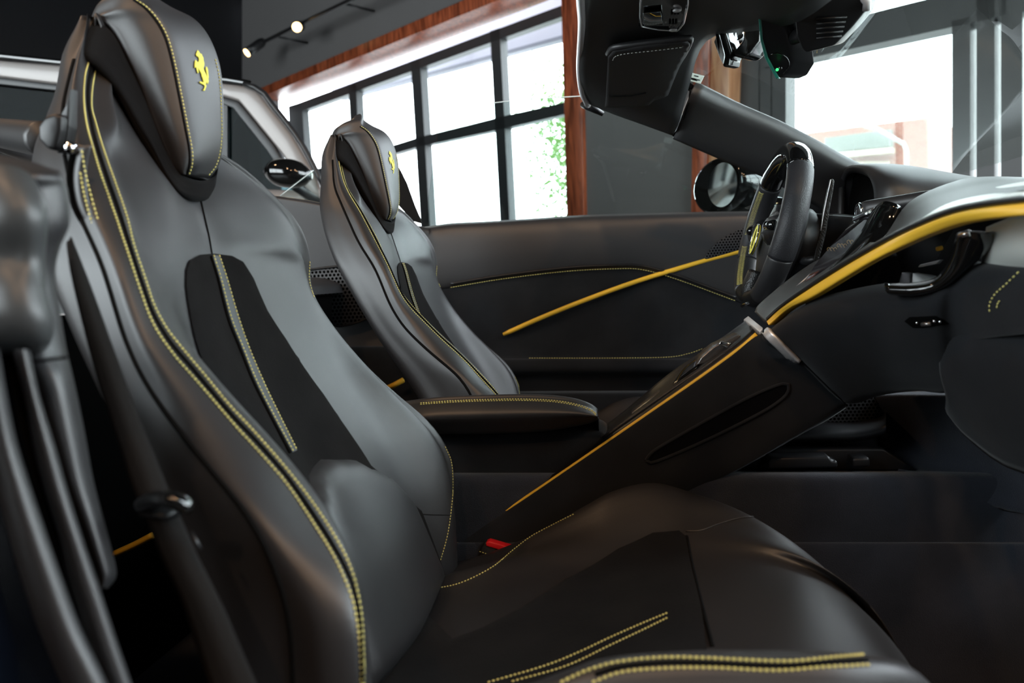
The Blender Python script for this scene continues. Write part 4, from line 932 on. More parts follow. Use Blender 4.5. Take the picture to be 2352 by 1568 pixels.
rows = [[U(1958, 507, 1.21), U(1960, 497, 1.21), U(1972, 492, 1.215)], [U(1990, 492, 1.16), U(1993, 484, 1.16), U(2003, 478, 1.17)], [U(2018, 486, 1.13), U(2024, 474, 1.13), U(2032, 468, 1.14)], [U(2050, 476, 1.11), U(2054, 470, 1.11), U(2056, 468, 1.12)]]
gridmesh('chrome_top_edge', grid(rows, 5, 4), CHROME, ds)
SCV = [U(1908+i*7.6, 578-i*2.8+3*((i*37) % 3-1), 1.14-.002*i)+np.array([-.004, -.004, .002]) for i in range(8)]
ic = []
ORG = mat('amber_screen_icons', (.3, .2, .08), .5, emis=(.8, .5, .18), es=.12)
for i, q in enumerate(SCV):
    t = [q+np.array([0.0016*math.cos(a), -.0008*math.cos(a), .0024*math.sin(a)]) for a in np.linspace(0, 4.6, 9)]
    ic.append(tube('i', t, .00022, ORG, ds, 4))
joinmesh('screen_icons', ic)

# instrument hood
ih = thing('instrument_hood', 'arched leather instrument hood rising over the dark cluster', 'dashboard hood', U(2050, 430, 1.5))
def arch(pts, n): return pts
A0 = [(1924, 520, 1.72), (1925, 470, 1.715), (1928, 425, 1.70), (1936, 398, 1.67), (1950, 386, 1.62), (1968, 386, 1.55), (1985, 394, 1.48), (1998, 410, 1.42), (2006, 435, 1.38), (2008, 470, 1.36)]
A1 = [(1930, 520, 1.75), (1932, 465, 1.745), (1936, 415, 1.73), (1948, 386, 1.70), (1968, 377, 1.63), (1995, 376, 1.54), (2020, 380, 1.46), (2040, 396, 1.39), (2050, 422, 1.35), (2054, 460, 1.34)]
A2 = [(1990, 520, 1.78), (1995, 460, 1.78), (2000, 410, 1.77), (2015, 385, 1.73), (2045, 377, 1.64), (2080, 379, 1.54), (2105, 386, 1.46), (2120, 402, 1.39), (2128, 422, 1.35), (2130, 455, 1.33)]
A3 = [(2060, 520, 1.80), (2064, 465, 1.80), (2070, 420, 1.79), (2090, 395, 1.75), (2120, 388, 1.65), (2160, 392, 1.55), (2185, 398, 1.47), (2200, 408, 1.40), (2205, 420, 1.36), (2206, 440, 1.33)]
A4 = [(2130, 520, 1.80), (2134, 470, 1.80), (2140, 430, 1.79), (2160, 410, 1.76), (2185, 402, 1.66), (2215, 403, 1.56), (2235, 405, 1.48), (2250, 410, 1.41), (2255, 418, 1.36), (2256, 430, 1.33)]
gridmesh('hood_shell', grid([PP(A0), PP(A1), PP(A2), PP(A3), PP(A4)], 5, 4), LEATHER, ih, thick=-.012)
slab('cluster_face', [U(p[0]+22, p[1]+8, p[2]+.02) for p in A0], (.03, 0, 0), DARK, ih)
# cowl tube with chrome-edged end, left of the display
cw = thing('dash_cowl', 'rounded black cowl with a chrome-edged end behind the display', 'dashboard cowl', U(2050, 465, 1.3))
cwx = [(1973, 470, 1.30, 32), (1990, 462, 1.29, 34), (2050, 452, 1.27, 34), (2110, 442, 1.25, 34), (2170, 432, 1.23, 30)]
rows = []
for x, y, Y, hh in cwx:
    c = U(x, y+hh*.5, Y); r_ = hh*.5*Y/1750
    rows.append([c+np.array([0, math.cos(a)*r_*1.3, math.sin(a)*r_]) for a in np.linspace(0, 2*math.pi, 14, endpoint=False)])
pslab('cluster_end_panel', [(1815, 470), (1850, 445), (2000, 440), (2000, 640), (1840, 600), (1822, 520)], 1.80, .03, PLASTIC, cw)
gridmesh('cowl_body', grid(rows, 4, 2, True), LEATHER, cw, True, True)
lpx = rows[0]
tube('chrome_bezel', resamp(np.array(lpx), .004, True), .0028, CHROME, cw, 8, True)
slab('lower_cluster_wall', [U(*p) for p in [(1850, 490, 1.50), (1975, 500, 1.36), (2010, 480, 1.32), (2060, 470, 1.30), (2060, 600, 1.3), (1850, 700, 1.45), (1840, 560, 1.5)]], (.05, .03, 0), PLASTIC, cw)
tube('satin_vent_lip', [U(1843, 517, 1.5), U(1862, 520, 1.47), U(1882, 531, 1.44)], [.004, .008, .003], STEEL, cw, 8)
tube('chrome_vent_edge', [U(1850, 490, 1.5), U(1845, 516, 1.5)], .002, CHROME, cw, 8)

# ------------------------------------------------------------------ steering wheel
sw = thing('steering_wheel', 'flat-bottomed black steering wheel with yellow cross stitching', 'steering wheel', U(1770, 530, 1.495))
WT = U(1816, 352, 1.495); WB = U(1722, 703, 1.495); WC = (WT+WB)/2; wu = (WT-WB)/2; RV = np.linalg.norm(wu); wu = wu/RV
wv = np.array([0, 1.0, 0]); wn = np.cross(wu, wv); wn /= np.linalg.norm(wn)
if wn[0] > 0: wn = -wn            # towards the driver
RH = .178
def rimpt(a):  # a from the top, clockwise as the driver sees it towards the camera side
    c, s = math.cos(a), math.sin(a); vv = RV*c
    if c < -.80: vv = -RV*(.80+(-c-.80)*.45)-.0*RV
    return WC+wu*(vv if c < 0 else RV*c)*(1.0)+wv*(-RH*s)
def rimseg(name, a0, a1, r, m, n=40, par=None):
    P = [rimpt(a) for a in np.linspace(a0, a1, n)]
    P = np.array(P); k = len(P); V = []; Fc = []; N = 16
    for i in range(k):
        t = P[min(i+1, k-1)]-P[max(i-1, 0)]; t /= np.linalg.norm(t); o = np.cross(t, wn); o /= np.linalg.norm(o)
        rr = r*(1.0-.03*((i == 0) or (i == k-1)))
        for j in range(N):
            an = 2*math.pi*j/N; V.append(P[i]+o*math.cos(an)*rr*.95+wn*math.sin(an)*rr*1.15)
    for i in range(k-1):
        for j in range(N): j2 = (j+1) % N; Fc.append((i*N+j, i*N+j2, (i+1)*N+j2, (i+1)*N+j))
    Fc.append(tuple(range(N))[::-1]); Fc.append(tuple((k-1)*N+j for j in range(N)))
    return mesh(name, V, Fc, m, par if par is not None else sw)
D_ = math.radians
rimseg('rim_gloss_top', D_(-47), D_(47), .0192, GLOSS)
for s in (-1, 1):
    g_ = rimseg('rim_perforated_grip', D_(47)*s, D_(112)*s, .0195, PERFL)
    rimseg('rim_leather', D_(112)*s, D_(148)*s, .0188, LEATHER)
rimseg('rim_carbon_bottom', D_(148), D_(212), .0172, CARBON)
def inner(a, dep=-.6, rr=.0172):   # a line on the inner side of the rim
    p = rimpt(a); q = WC-p; q -= wn*np.dot(q, wn); q /= np.linalg.norm(q); return p+(q*.80+wn*.62)*rr*1.03
rg = [inner(-a) for a in np.linspace(D_(52), D_(146), 70)]
zz = []
for side_ in (0, 1):
    V = []
    for i, a in enumerate(np.linspace(D_(52), D_(146), 78)):
        if 92 < math.degrees(a) < 101: 
            if len(V) > 2: zz.append(tube('x', V, .0006, THREAD, sw, 5)); V = []
            continue
        p = rimpt(-a); q = WC-p; q -= wn*np.dot(q, wn); q /= np.linalg.norm(q)
        ph = .70+(.27 if (i+side_) % 2 else -.27)
        V.append(p+(q*math.cos(ph)*.95+wn*math.sin(ph)*1.15)*.0202)
    zz.append(tube('x', V, .0006, THREAD, sw, 5))
joinmesh('rim_cross_stitching', zz)
# hub, spokes
def WP_(u, v, n): return WC+wu*u+wv*v+wn*n
rows = []
for u, w0, n0 in ((.045, .035, .000), (.040, .055, .012), (.020, .072, .022), (-.02, .076, .026), (-.055, .060, .022), (-.085, .035, .012), (-.098, .02, .000)):
    n0 -= .020
    rows.append([WP_(u, -w0-.012, -.045), WP_(u, -w0-.006, n0-.012), WP_(u, -w0*.8, n0), WP_(u, 0, n0+.006), WP_(u, w0*.8, n0), WP_(u, w0+.006, n0-.012), WP_(u, w0+.012, -.045)])
gridmesh('horn_pad', grid(rows, 5, 4), PERFL if False else LEATHER, sw, thick=-.004)
tube('hub', [WP_(-.02, 0, .0), WP_(-.02, 0, -.06), WP_(-.02, 0, -.10), WP_(-.02, 0, -.26)], [.07, .075, .05, .045], PLASTIC, sw, 20)
for s in (-1, 1):
    sp_ = [WP_(-.005, s*.05, .002), WP_(-.002, s*.10, -.004), WP_(.0, s*.165, -.002)]
    tube('spoke', cr1(sp_, 5), [.022]*5+[.019]*5+[.017], PLASTIC, sw, 12, flat=1.3)
    tube('spoke_control', [WP_(-.0, s*.085, .02), WP_(.0, s*.12, .016)], .009, GLOSS, sw, 10)
tube('lower_spoke', cr1([WP_(-.08, 0, .0), WP_(-.11, 0, .004), WP_(-.135, 0, .0)], 5), .020, CARBON, sw, 12, flat=1.0)
tube('bottom_clasp', [U(1704, 703, 1.47), U(1727, 691, 1.44)], .003, CHROME, sw, 8)
eo = [WP_(-.022+.029*math.cos(a), .0+.029*math.sin(a), .020) for a in np.linspace(0, 2*math.pi, 24, endpoint=False)]
bd = slab('round_badge', eo, wn*.004, EMBROID, sw, .001); bd['label'] = 'yellow round badge with black horse'
tube('badge_ring', resamp(np.array(eo)+wn*.004, .004, True), .0014, CHROME, bd, 8, True)
hs = em(HORSE); cx = sum(p[0] for p in hs)/len(hs); cy = sum(p[1] for p in hs)/len(hs)
hv = [WP_(-.022-(p[1]-cy)*.00040, .0+(p[0]-cx)*.00042, .0243) for p in hs]
slab('badge_horse', hv, wn*.0006, DARK, bd)
# gear paddle fixed behind the wheel
pd = thing('shift_paddle', 'tall carbon fibre gear paddle standing behind the steering wheel', 'gear paddle', U(1895, 520, 1.38))
pslab('paddle_blade', [(1907, 412), (1913, 410), (1917, 415), (1914, 440), (1906, 480), (1899, 530), (1892, 560), (1884, 590), (1876, 602), (1868, 603), (1875, 570), (1884, 530), (1890, 490), (1898, 450)], 1.37, .006, CARBON, pd, .0015)
tube('paddle_edge', resamp(cr1([U(*p, 1.368) for p in [(1908, 412), (1899, 452), (1891, 492), (1885, 530)]], 4), .01), .0008, STEEL, pd, 6)
tube('paddle_mount', [U(1876, 596, 1.372), U(1850, 600, 1.42), U(1800, 580, 1.48)], .008, PLASTIC, pd, 8)

# ------------------------------------------------------------------ windscreen frame, pillar, glass
wf = thing('windscreen_header', 'black suede-lined windscreen header and headlining above the driver', 'windscreen frame', U(1450, 150, 1.4))
rows = [[(1350, 238, 1.62), (1410, 263, 1.63), (1480, 288, 1.64), (1546, 312, 1.65)],
        [(1338, 208, 1.54), (1400, 225, 1.55), (1470, 245, 1.57), (1562, 275, 1.60)],
        [(1332, 160, 1.42), (1400, 168, 1.44), (1490, 190, 1.48), (1580, 208, 1.54)],
        [(1338, 60, 1.22), (1430, 72, 1.24), (1530, 85, 1.28), (1622, 95, 1.36)],
        [(1335, 0, 1.08), (1450, 0, 1.10), (1600, 20, 1.13), (1752, 68, 1.18)],
        [(1332, -110, .88), (1500, -100, .90), (1680, -50, .93), (1870, 30, 1.0)],
        [(1325, -500, .52), (1600, -450, .54), (1900, -380, .58), (2250, -300, .62)]]
lin = gridmesh('header_lining', grid([PP(r) for r in rows], 5, 5), LEATHER, wf, thick=-.03); LV = bvh_of(lin)
rows = [[(1335, 205, 1.56), (1333, 160, 1.44), (1339, 60, 1.24), (1336, 0, 1.1), (1332, -110, .9), (1325, -500, .54)]]
tube('header_seal', resamp(cr1([U(p[0]-1, p[1], p[2]) for p in [(1352, 242, 1.62), (1341, 222, 1.58), (1335, 195, 1.52), (1332, 150, 1.42), (1337, 60, 1.22), (1334, 0, 1.08), (1331, -110, .88), (1325, -500, .52)]], 6), .02), .006, mat('white_edge_trim', (.75, .72, .74), .3), wf, 8)
tube('header_corner_bump', [U(1337, 240, 1.66), U(1350, 243, 1.65), U(1385, 262, 1.66)], [.006, .009, .005], PLASTIC, wf, 8)
pl_ = thing('pillar_cover', "driver's side black leather windscreen pillar", 'windscreen pillar', U(1800, 400, 1.7))
rows = [[(1546, 312, 1.66), (1556, 290, 1.645), (1572, 245, 1.62), (1588, 206, 1.60), (1594, 200, 1.63)],
        [(1656, 358, 1.69), (1664, 335, 1.67), (1674, 290, 1.645), (1684, 252, 1.63), (1692, 249, 1.66)],
        [(1756, 400, 1.71), (1762, 375, 1.69), (1772, 330, 1.665), (1782, 294, 1.65), (1790, 292, 1.68)],
        [(1860, 462, 1.73), (1864, 415, 1.71), (1868, 375, 1.685), (1872, 340, 1.67), (1878, 338, 1.70)],
        [(1960, 520, 1.75), (1962, 455, 1.73), (1960, 420, 1.705), (1955, 386, 1.69), (1962, 384, 1.72)],
        [(2100, 570, 1.78), (2100, 510, 1.76), (2095, 470, 1.73), (2085, 440, 1.72), (2092, 438, 1.75)]]
gridmesh('pillar_trim', grid([PP(r) for r in rows], 5, 4), LEATHER, pl_, thick=-.012)
EDG = [(1580, 196, 1.60), (1600, 212, 1.615), (1640, 233, 1.62), (1692, 256, 1.635), (1785, 297, 1.66), (1872, 340, 1.68), (1950, 385, 1.70)]
tube('pillar_seal', resamp(cr1(PP(EDG), 5), .02), .007, DARK, pl_, 8)
tube('pillar_seam', resamp(cr1(PP([(1546, 313, 1.652), (1565, 285, 1.632), (1580, 245, 1.607), (1586, 206, 1.592)]), 5), .01), .002, CREASE, pl_, 6)
wg = thing('windscreen', 'raked clear windscreen with a slight green tint', 'windscreen', U(1900, 250, 1.6))
far_e = [U(*p) for p in [(1560, 150, 1.58), (1600, 205, 1.61), (1692, 250, 1.635), (1785, 293, 1.66), (1872, 336, 1.68), (2000, 395, 1.73), (2130, 420, 1.76)]]
rows = [[p+np.array([.0, 0, 0]), p+np.array([.05, -.3, .01]), p+np.array([.07, -.6, .012]), p+np.array([.06, -.9, .01]), p+np.array([.02, -1.25, 0])] for p in far_e]
gridmesh('glass_sheet', grid(rows, 4, 4), WSGLASS, wg)
# sun visor
sv = thing('sun_visor', 'folded black sun visor with a pale stitched edge under the headlining', 'sun visor', U(1480, 150, 1.38))
def vy(x, y): return 1.405+(y-150)*.0011+(x-1400)*.00035-.02
VZ = [(1398, 104), (1408, 90), (1440, 84), (1568, 67), (1586, 70), (1568, 103), (1549, 136), (1527, 200), (1502, 208), (1488, 221), (1434, 226), (1394, 225), (1394, 180)]
vf = droppatch('visor_flap', LV, [tuple(p[:2]) for p in resamp(np.array([(*p, 0) for p in VZ]), 6, True)[:-1]], LEATHER, sv, .014, 8, False)
m_ = vf.modifiers.new('s', 'SOLIDIFY'); m_.thickness = .012; m_.offset = 0; VV = bvh_of(vf)
tube('visor_edge_roll', resamp(cr1([q for q in [drop(LV, x, y, .014) for x, y in VZ[:8]] if q is not None], 5), .008), .005, LEATHER, sv, 8)
vd = lambda x, y, o: (lambda q: q if q is not None else drop(LV, x, y, o+.02))(drop(VV, x, y, o))
stitches('visor_stitching', cr1([vd(x, y, .0075) for x, y in [(1409, 100), (1415, 90), (1440, 83), (1500, 76), (1570, 66)]], 6), mat('pale_thread', (.35, .35, .33), .7), sv, pitch=.0062, L=.004, r=.0007)
o = tube('visor_pivot', [U(1538, 106, 1.36), U(1566, 97, 1.37), U(1582, 90, 1.39)], [.008, .006, .004], GLOSS, sv, 12); o.location = Vector((CAM-U(1560, 100, 1.36))/np.linalg.norm(CAM-U(1560, 100, 1.36))*.03)
tube('visor_fold', resamp([vd(1400, 214, .0065), vd(1450, 212, .0065), vd(1484, 205, .0065)], .01), .0012, CREASE, sv, 6)
# overhead console
oc = thing('overhead_console', 'glossy black overhead light console in the headlining', 'overhead console', U(1520, 30, 1.1))
OCP = [(1467, 46), (1470, -10), (1480, -60), (1590, -60), (1584, 0), (1574, 40), (1566, 56), (1520, 54)]
of_ = droppatch('console_face', LV, OCP, GLOSS, oc, .006, 8, False); m_ = of_.modifiers.new('s', 'SOLIDIFY'); m_.thickness = .006; m_.offset = 0
ld_ = lambda x, y, o=.011: drop(LV, x, y, o)
0 and slab('console_face', [U(*p) for p in [(1467, 46, 1.15), (1470, -10, 1.04), (1480, -60, .97), (1590, -60, 1.0), (1584, 0, 1.08), (1574, 40, 1.14), (1566, 56, 1.17), (1520, 54, 1.17)]], (.002, .01, .012), GLOSS, oc, .004)
tube('chrome_outline', resamp([ld_(1473, -20), ld_(1471, 20), ld_(1475, 44), ld_(1510, 51), ld_(1558, 54), ld_(1572, 36), ld_(1580, 0)], .01), .0012, STEEL, oc, 6)
ov = mat('satin_grey_button', (.10, .10, .105), .25, spec=.7)
for x, y in ((1550, 18), (1545, 40)):
    for k in range(3):
        slab('button', [ld_(x+k*7-8, y-5), ld_(x+k*7-3, y-5), ld_(x+k*7-3, y+4), ld_(x+k*7-8, y+4)], (0, -.002, -.002), ov, oc)
slab('reading_lens', [ld_(*p) for p in [(1478, 8), (1520, 4), (1524, 36), (1480, 40)]], (0, -.002, -.003), MIRRORG, oc, .001)
for x, y in ((1558, 4), (1547, 51)): ball('reading_lamp', ld_(x, y), .004, STEEL, oc, (1.6, 1, .7), 12)
# rear view mirror
rm = thing('rear_view_mirror', 'black rear view mirror with a teal glass edge and tiny green light', 'rear view mirror', U(1785, 100, 1.15))
MO = [(1742, 27, 1.10), (1774, 26, 1.10), (1796, 40, 1.11), (1808, 78, 1.13), (1818, 112, 1.15), (1822, 142, 1.17), (1806, 170, 1.19), (1784, 179, 1.20), (1770, 160, 1.19), (1757, 130, 1.17), (1748, 90, 1.14)]
slab('mirror_housing', [U(*p) for p in MO], (.035, .02, .0), PLASTIC, rm, .010, 4)
slab('mirror_glass_edge', [U(*p) for p in [(1740, 28, 1.098), (1746, 26, 1.098), (1753, 90, 1.14), (1763, 130, 1.168), (1790, 178, 1.198), (1782, 180, 1.198), (1756, 132, 1.168), (1746, 92, 1.14)]], (.004, .01, 0), mat('teal_glass_edge', (.05, .35, .27), .15, spec=.8), rm, .001)
tube('housing_ring', resamp(cr1([U(*p) for p in [(1768, 127, 1.155), (1785, 122, 1.152), (1806, 132, 1.158), (1812, 150, 1.17), (1800, 170, 1.18)]], 6), .005), .0012, GLOSS, rm, 6)
ball('green_light', U(1785, 160, 1.172), .0022, mat('green_led', (.05, .6, .15), .4, emis=(.05, 1, .25), es=1.2), rm, seg=10)
ball('mirror_button', U(1792, 156, 1.175), .0032, GLOSS, rm, seg=12)
tube('mirror_stem', [U(1812, 90, 1.16), U(1840, 80, 1.12), U(1870, 60, 1.10)], .010, PLASTIC, rm, 10)
# sensor housing on the screen
sh = thing('sensor_housing', 'ribbed black camera and sensor housing at the top of the windscreen', 'camera housing', U(1900, 40, 1.2))
SH = [(1815, -80), (1990, -110), (1997, 0), (1991, 22), (1958, 62), (1917, 104), (1850, 121), (1842, 112), (1830, 84), (1824, 30)]
slab('housing_shell', [U(x, y, 1.04+.0004*y) for x, y in SH], (.03, .07, .02), PLASTIC, sh, .008, 3)
for k in range(5):
    y = 44+k*11; tube('cooling_rib', [U(1875, y, 1.037+.0004*y), U(1945-k*3, y-5, 1.037+.0004*y)], .0016, PLASTIC, sh, 6)
tube('bright_rim', resamp([U(1950, -60, 1.03), U(1980, -8, 1.04), U(1994, 8, 1.04), U(1990, 24, 1.045)], .01), .005, mat('silver_rim', (.5, .47, .47), .3), sh, 8)
tg = thing('mirror_bracket', 'bright wedge-shaped bracket and black hexagonal sensor beside the mirror', 'sensor bracket', U(1700, 90, 1.3))
slab('wedge_plate', [U(*p, 1.30) for p in [(1644, 62), (1650, 72), (1640, 96), (1652, 130), (1660, 146), (1663, 125), (1655, 90)]], (.01, .02, 0), WHITE, tg, .001)
slab('wedge_body', [U(*p, 1.29) for p in [(1646, 60), (1664, 60), (1684, 124), (1678, 132), (1674, 152), (1658, 154), (1664, 128)]], (.02, .02, 0), GLOSS, tg, .003)
slab('prism', [U(*p, 1.31) for p in [(1668, 60), (1708, 60), (1706, 84), (1686, 100)]], (.01, .01, 0), CHROME, tg, .002)
slab('hex_sensor', [U(*p, 1.28) for p in [(1706, 58), (1748, 60), (1746, 94), (1722, 126), (1708, 134), (1686, 130), (1684, 118), (1706, 92)]], (.025, .03, 0), GLOSS, tg, .006)
st = thing('windscreen_sticker', 'small white printed sticker low in the windscreen corner', 'sticker', U(1594, 180, 1.62))
q = [U(*p, 1.595) for p in [(1577, 164), (1617, 174), (1608, 192), (1571, 182)]]
slab('sticker_sheet', q, (.001, .001, 0), mat('pale_sticker', (.55, .62, .60), .5), st)
def sq(a, b): return q[0]*(1-a)*(1-b)+q[1]*a*(1-b)+q[2]*a*b+q[3]*(1-a)*b+np.array([-.0008, -.0008, 0])
pr = [tube('p', [sq(a0, b), sq(a1, b)], .0011, DARK, st, 4) for a0, a1, b in ((.08, .3, .25), (.5, .75, .25), (.08, .22, .6), (.3, .92, .62), (.4, .8, .72))]
joinmesh('sticker_print', pr)
# wing mirror outside the driver's door
wm = thing('wing_mirror', "gloss black driver's wing mirror seen past the pillar", 'wing mirror', U(1660, 430, 2.12))
rows = []
MC = U(1668, 428, 2.12); rr = 2.12/1750
for d, kx, kz, ox in ((.10, .25, .35, .02), (.085, .62, .7, .01), (.05, .9, .93, .0), (0, 1.0, 1.0, 0), (-.04, 1.0, 1.0, 0), (-.05, .95, .96, 0)):
    ring = []
    for a in np.linspace(0, 2*math.pi, 16, endpoint=False):
        # elongated outline facing back towards the cabin
        ring.append(MC+np.array([d+.02-.03*math.cos(a)*0, 0, 0])+np.array([0.0, math.cos(a)*.125*kx, 0])*1.0+np.array([0, 0, math.sin(a)*.074*kz]))
    rows.append(ring)
# turn the housing so that its open face looks at the driver
an = math.radians(24); Rz = np.array([[math.cos(an), -math.sin(an), 0], [math.sin(an), math.cos(an), 0], [0, 0, 1]])
rows = [[MC+Rz@(p-MC) for p in r] for r in rows]
gridmesh('mirror_shell', grid(rows, 3, 3, True), GLOSS, wm, True, True)
fc = np.array(rows[-1]).mean(0); gl_ = [fc+(Rz@(np.array([0, -.035, 0])))+((Rz@((Rz.T@(p-fc))*np.array([1, .60, .80]))))+(Rz@np.array([-.004, 0, 0])) for p in rows[-1]]
slab('mirror_bezel', [fc+(p-fc)*.93+(Rz@np.array([-.003, 0, 0])) for p in cr1(rows[-1], 2, True)], Rz@np.array([.002, 0, 0]), DARK, wm)
slab('mirror_glass', list(cr1(gl_, 2, True)), Rz@np.array([.002, 0, 0]), MIRRORG, wm)
tube('mirror_arm', [MC+np.array([.02, -.02, -.06]), U(1760, 470, 2.02), U(1830, 480, 1.95)], [.03, .025, .02], GLOSS, wm, 12)

# ------------------------------------------------------------------ near door opening: trim pad, seals, painted sill
bp = thing('door_opening_trim', 'blurred grey leather pillar trim and seals at the left edge, nearest the camera', 'car door trim', U(120, 900, .42))
rows = []
for lx, rx, y in ((-160, 140, 395), (-160, 152, 430), (-160, 158, 470), (-160, 157, 520), (-160, 136, 570), (-160, 126, 630), (-130, 138, 720), (-60, 153, 806), (40, 168, 867), (75, 190, 970), (120, 214, 1100), (165, 240, 1200), (200, 264, 1291), (215, 266, 1325), (222, 248, 1350)):
    w_ = rx-lx; rows.append([U(lx, y, .42), U(lx+w_*.4, y, .408), U(lx+w_*.7, y, .41), U(lx+w_*.9, y, .42), U(rx-1, y, .435), U(rx, y+2, .47), U(rx-4, y+2, .52)])
top_ = [U(-160, 372, .46), U(-60, 350, .455), U(20, 358, .455), U(80, 372, .46), U(125, 390, .47), U(135, 392, .49), U(130, 394, .53)]
gridmesh('pillar_pad', grid([top_]+rows, 4, 4), LEATHER2 if False else LEATHER, bp)
tube('pad_seam', resamp(cr1([U(x, y, .404) for x, y in ((70, 830), (110, 826), (153, 820))], 4), .005), .0010, CREASE, bp, 6)
rows = [[U(-160, 385, .40), U(-40, 380, .398), U(20, 390, .398), U(50, 404, .405), U(60, 408, .42)], [U(-160, 440, .392), U(-40, 440, .388), U(40, 440, .390), U(78, 450, .40), U(84, 452, .42)], [U(-160, 510, .390), U(-30, 510, .384), U(50, 505, .386), U(88, 505, .395), U(94, 508, .42)], [U(-160, 590, .392), U(-30, 590, .388), U(40, 590, .392), U(80, 590, .396), U(87, 592, .42)],
        [U(-160, 670, .386), U(-20, 665, .382), U(50, 665, .384), U(84, 665, .394), U(90, 668, .42)], [U(-160, 730, .386), U(-10, 725, .380), U(60, 728, .382), U(100, 735, .392), U(107, 738, .42)], [U(-160, 775, .39), U(0, 775, .386), U(60, 772, .388), U(98, 772, .394), U(104, 775, .42)], [U(-160, 802, .40), U(0, 800, .398), U(40, 796, .398), U(85, 796, .402), U(92, 798, .42)]]
gridmesh('wrinkled_seal_flap', grid(rows, 5, 4), LEATHER2, bp, thick=-.004)
def band(name, L_, R_, Y, m, bulge=.006):
    L_ = sorted([tuple(p[:2]) for p in cr1([(a, b, 0) for a, b in L_], 5)], key=lambda p: p[1]); R_ = sorted([tuple(p[:2]) for p in cr1([(a, b, 0) for a, b in R_], 5)], key=lambda p: p[1])
    rows = []
    ys = np.linspace(max(L_[0][1], R_[0][1]), min(L_[-1][1], R_[-1][1]), 9)
    for y in ys:
        a = float(np.interp(y, [p[1] for p in L_], [p[0] for p in L_])); b = float(np.interp(y, [p[1] for p in R_], [p[0] for p in R_]))
        rows.append([U(a, y, Y+.012), U(a+1, y, Y), U((a+b)/2, y, Y-bulge), U(b-1, y, Y), U(b, y, Y+.012)])
    return gridmesh(name, grid(rows, 3, 4), m, bp)
band('inner_seal', [(28, 802), (52, 883), (88, 1077), (134, 1230), (161, 1344), (230, 1568), (262, 1660)], [(68, 800), (84, 883), (119, 1000), (165, 1161), (214, 1306), (245, 1402), (302, 1568), (336, 1660)], .392, LEATHER)
band('groove', [(-30, 700), (8, 802), (52, 1000), (100, 1161), (150, 1306), (205, 1459), (255, 1568), (290, 1660)], [(0, 700), (32, 802), (60, 883), (92, 1077), (138, 1230), (166, 1344), (236, 1568), (268, 1660)], .402, CREASE, -.004)
band('outer_seal', [(-60, 760), (-30, 1000), (0, 1145), (38, 1287), (88, 1440), (142, 1568), (180, 1660)], [(-2, 800), (34, 1000), (84, 1161), (134, 1306), (191, 1459), (245, 1568), (285, 1660)], .372, LEATHER, .008)
pslab('painted_sill', [(-200, 760), (-60, 760), (-20, 1000), (14, 1150), (50, 1290), (100, 1440), (152, 1568), (200, 1700), (-200, 1700)], .385, .02, mat('navy_blue_paint', (.004, .007, .014), .25, coat=.6), bp)
# seat belt of the near seat
sb = thing('seat_belt', 'black seat belt webbing hanging beside the near seat', 'seat belt', U(330, 1000, .45))
BLT = [(60, 330, 96, 330, .60), (118, 470, 150, 470, .56), (157, 560, 160, 545, .54), (163, 625, 203, 653, .52), (214, 825, 262, 810, .49), (252, 950, 312, 945, .475), (298, 1093, 375, 1100, .46), (325, 1160, 400, 1165, .452)]
rows = [[U(a, b, Y), U((a+c)/2, (b+d)/2, Y-.001), U(c, d, Y+.006)] for a, b, c, d, Y in BLT[2:]]
gridmesh('webbing', grid(rows, 5, 3), WEB, sb, thick=-.0015)
rows = [[U(a, b, Y), U((a+c)/2, (b+d)/2, Y-.001), U(c, d, Y+.006)] for a, b, c, d, Y in ((335, 1180, 412, 1185, .450), (378, 1290, 455, 1280, .445), (421, 1383, 510, 1390, .44), (482, 1568, 589, 1568, .43), (520, 1660, 640, 1660, .42))]
gridmesh('webbing', grid(rows, 5, 3), WEB, sb, thick=-.0015)
tube('belt_tongue', cr1([U(322, 1160, .45), U(350, 1148, .44), U(385, 1146, .436), (U(415, 1156, .438)), U(438, 1172, .442)], 5), [.004]+[.0055]*18+[.004, .003], GLOSS, sb, 12)
tube('tongue_plate', [U(340, 1172, .452), U(400, 1180, .448)], .008, PLASTIC, sb, 8, flat=.4)
tube('belt_stop', [U(438, 1222, .44), U(460, 1260, .438)], .0015, PLASTIC, sb, 8)
slab('rear_quarter_panel', [(-1.9, .30, .25), (-.37, .30, .25), (-.36, .30, .80), (-.40, .30, 1.00), (-.60, .30, 1.04), (-1.9, .30, 1.03)], (0, .10, 0), bpy.data.materials['navy_blue_paint'], bp, .012)  # unseen quarter added to keep daylight off the near seat's side
slab('rear_quarter_lining', [(-.80, .425, .25), (-.42, .425, .25), (-.44, .425, .9), (-.50, .425, .98), (-.80, .425, .98)], (0, .015, 0), DARK, bp)
sb2 = thing('seat_belt', "driver's black seat belt rising behind the far headrest against the bright window", 'seat belt', U(945, 460, 1.84))
pslab('webbing', [(908, 372), (920, 392), (934, 420), (952, 470), (970, 514), (948, 508), (914, 470), (905, 420)], 1.84, .004, WEB, sb2)
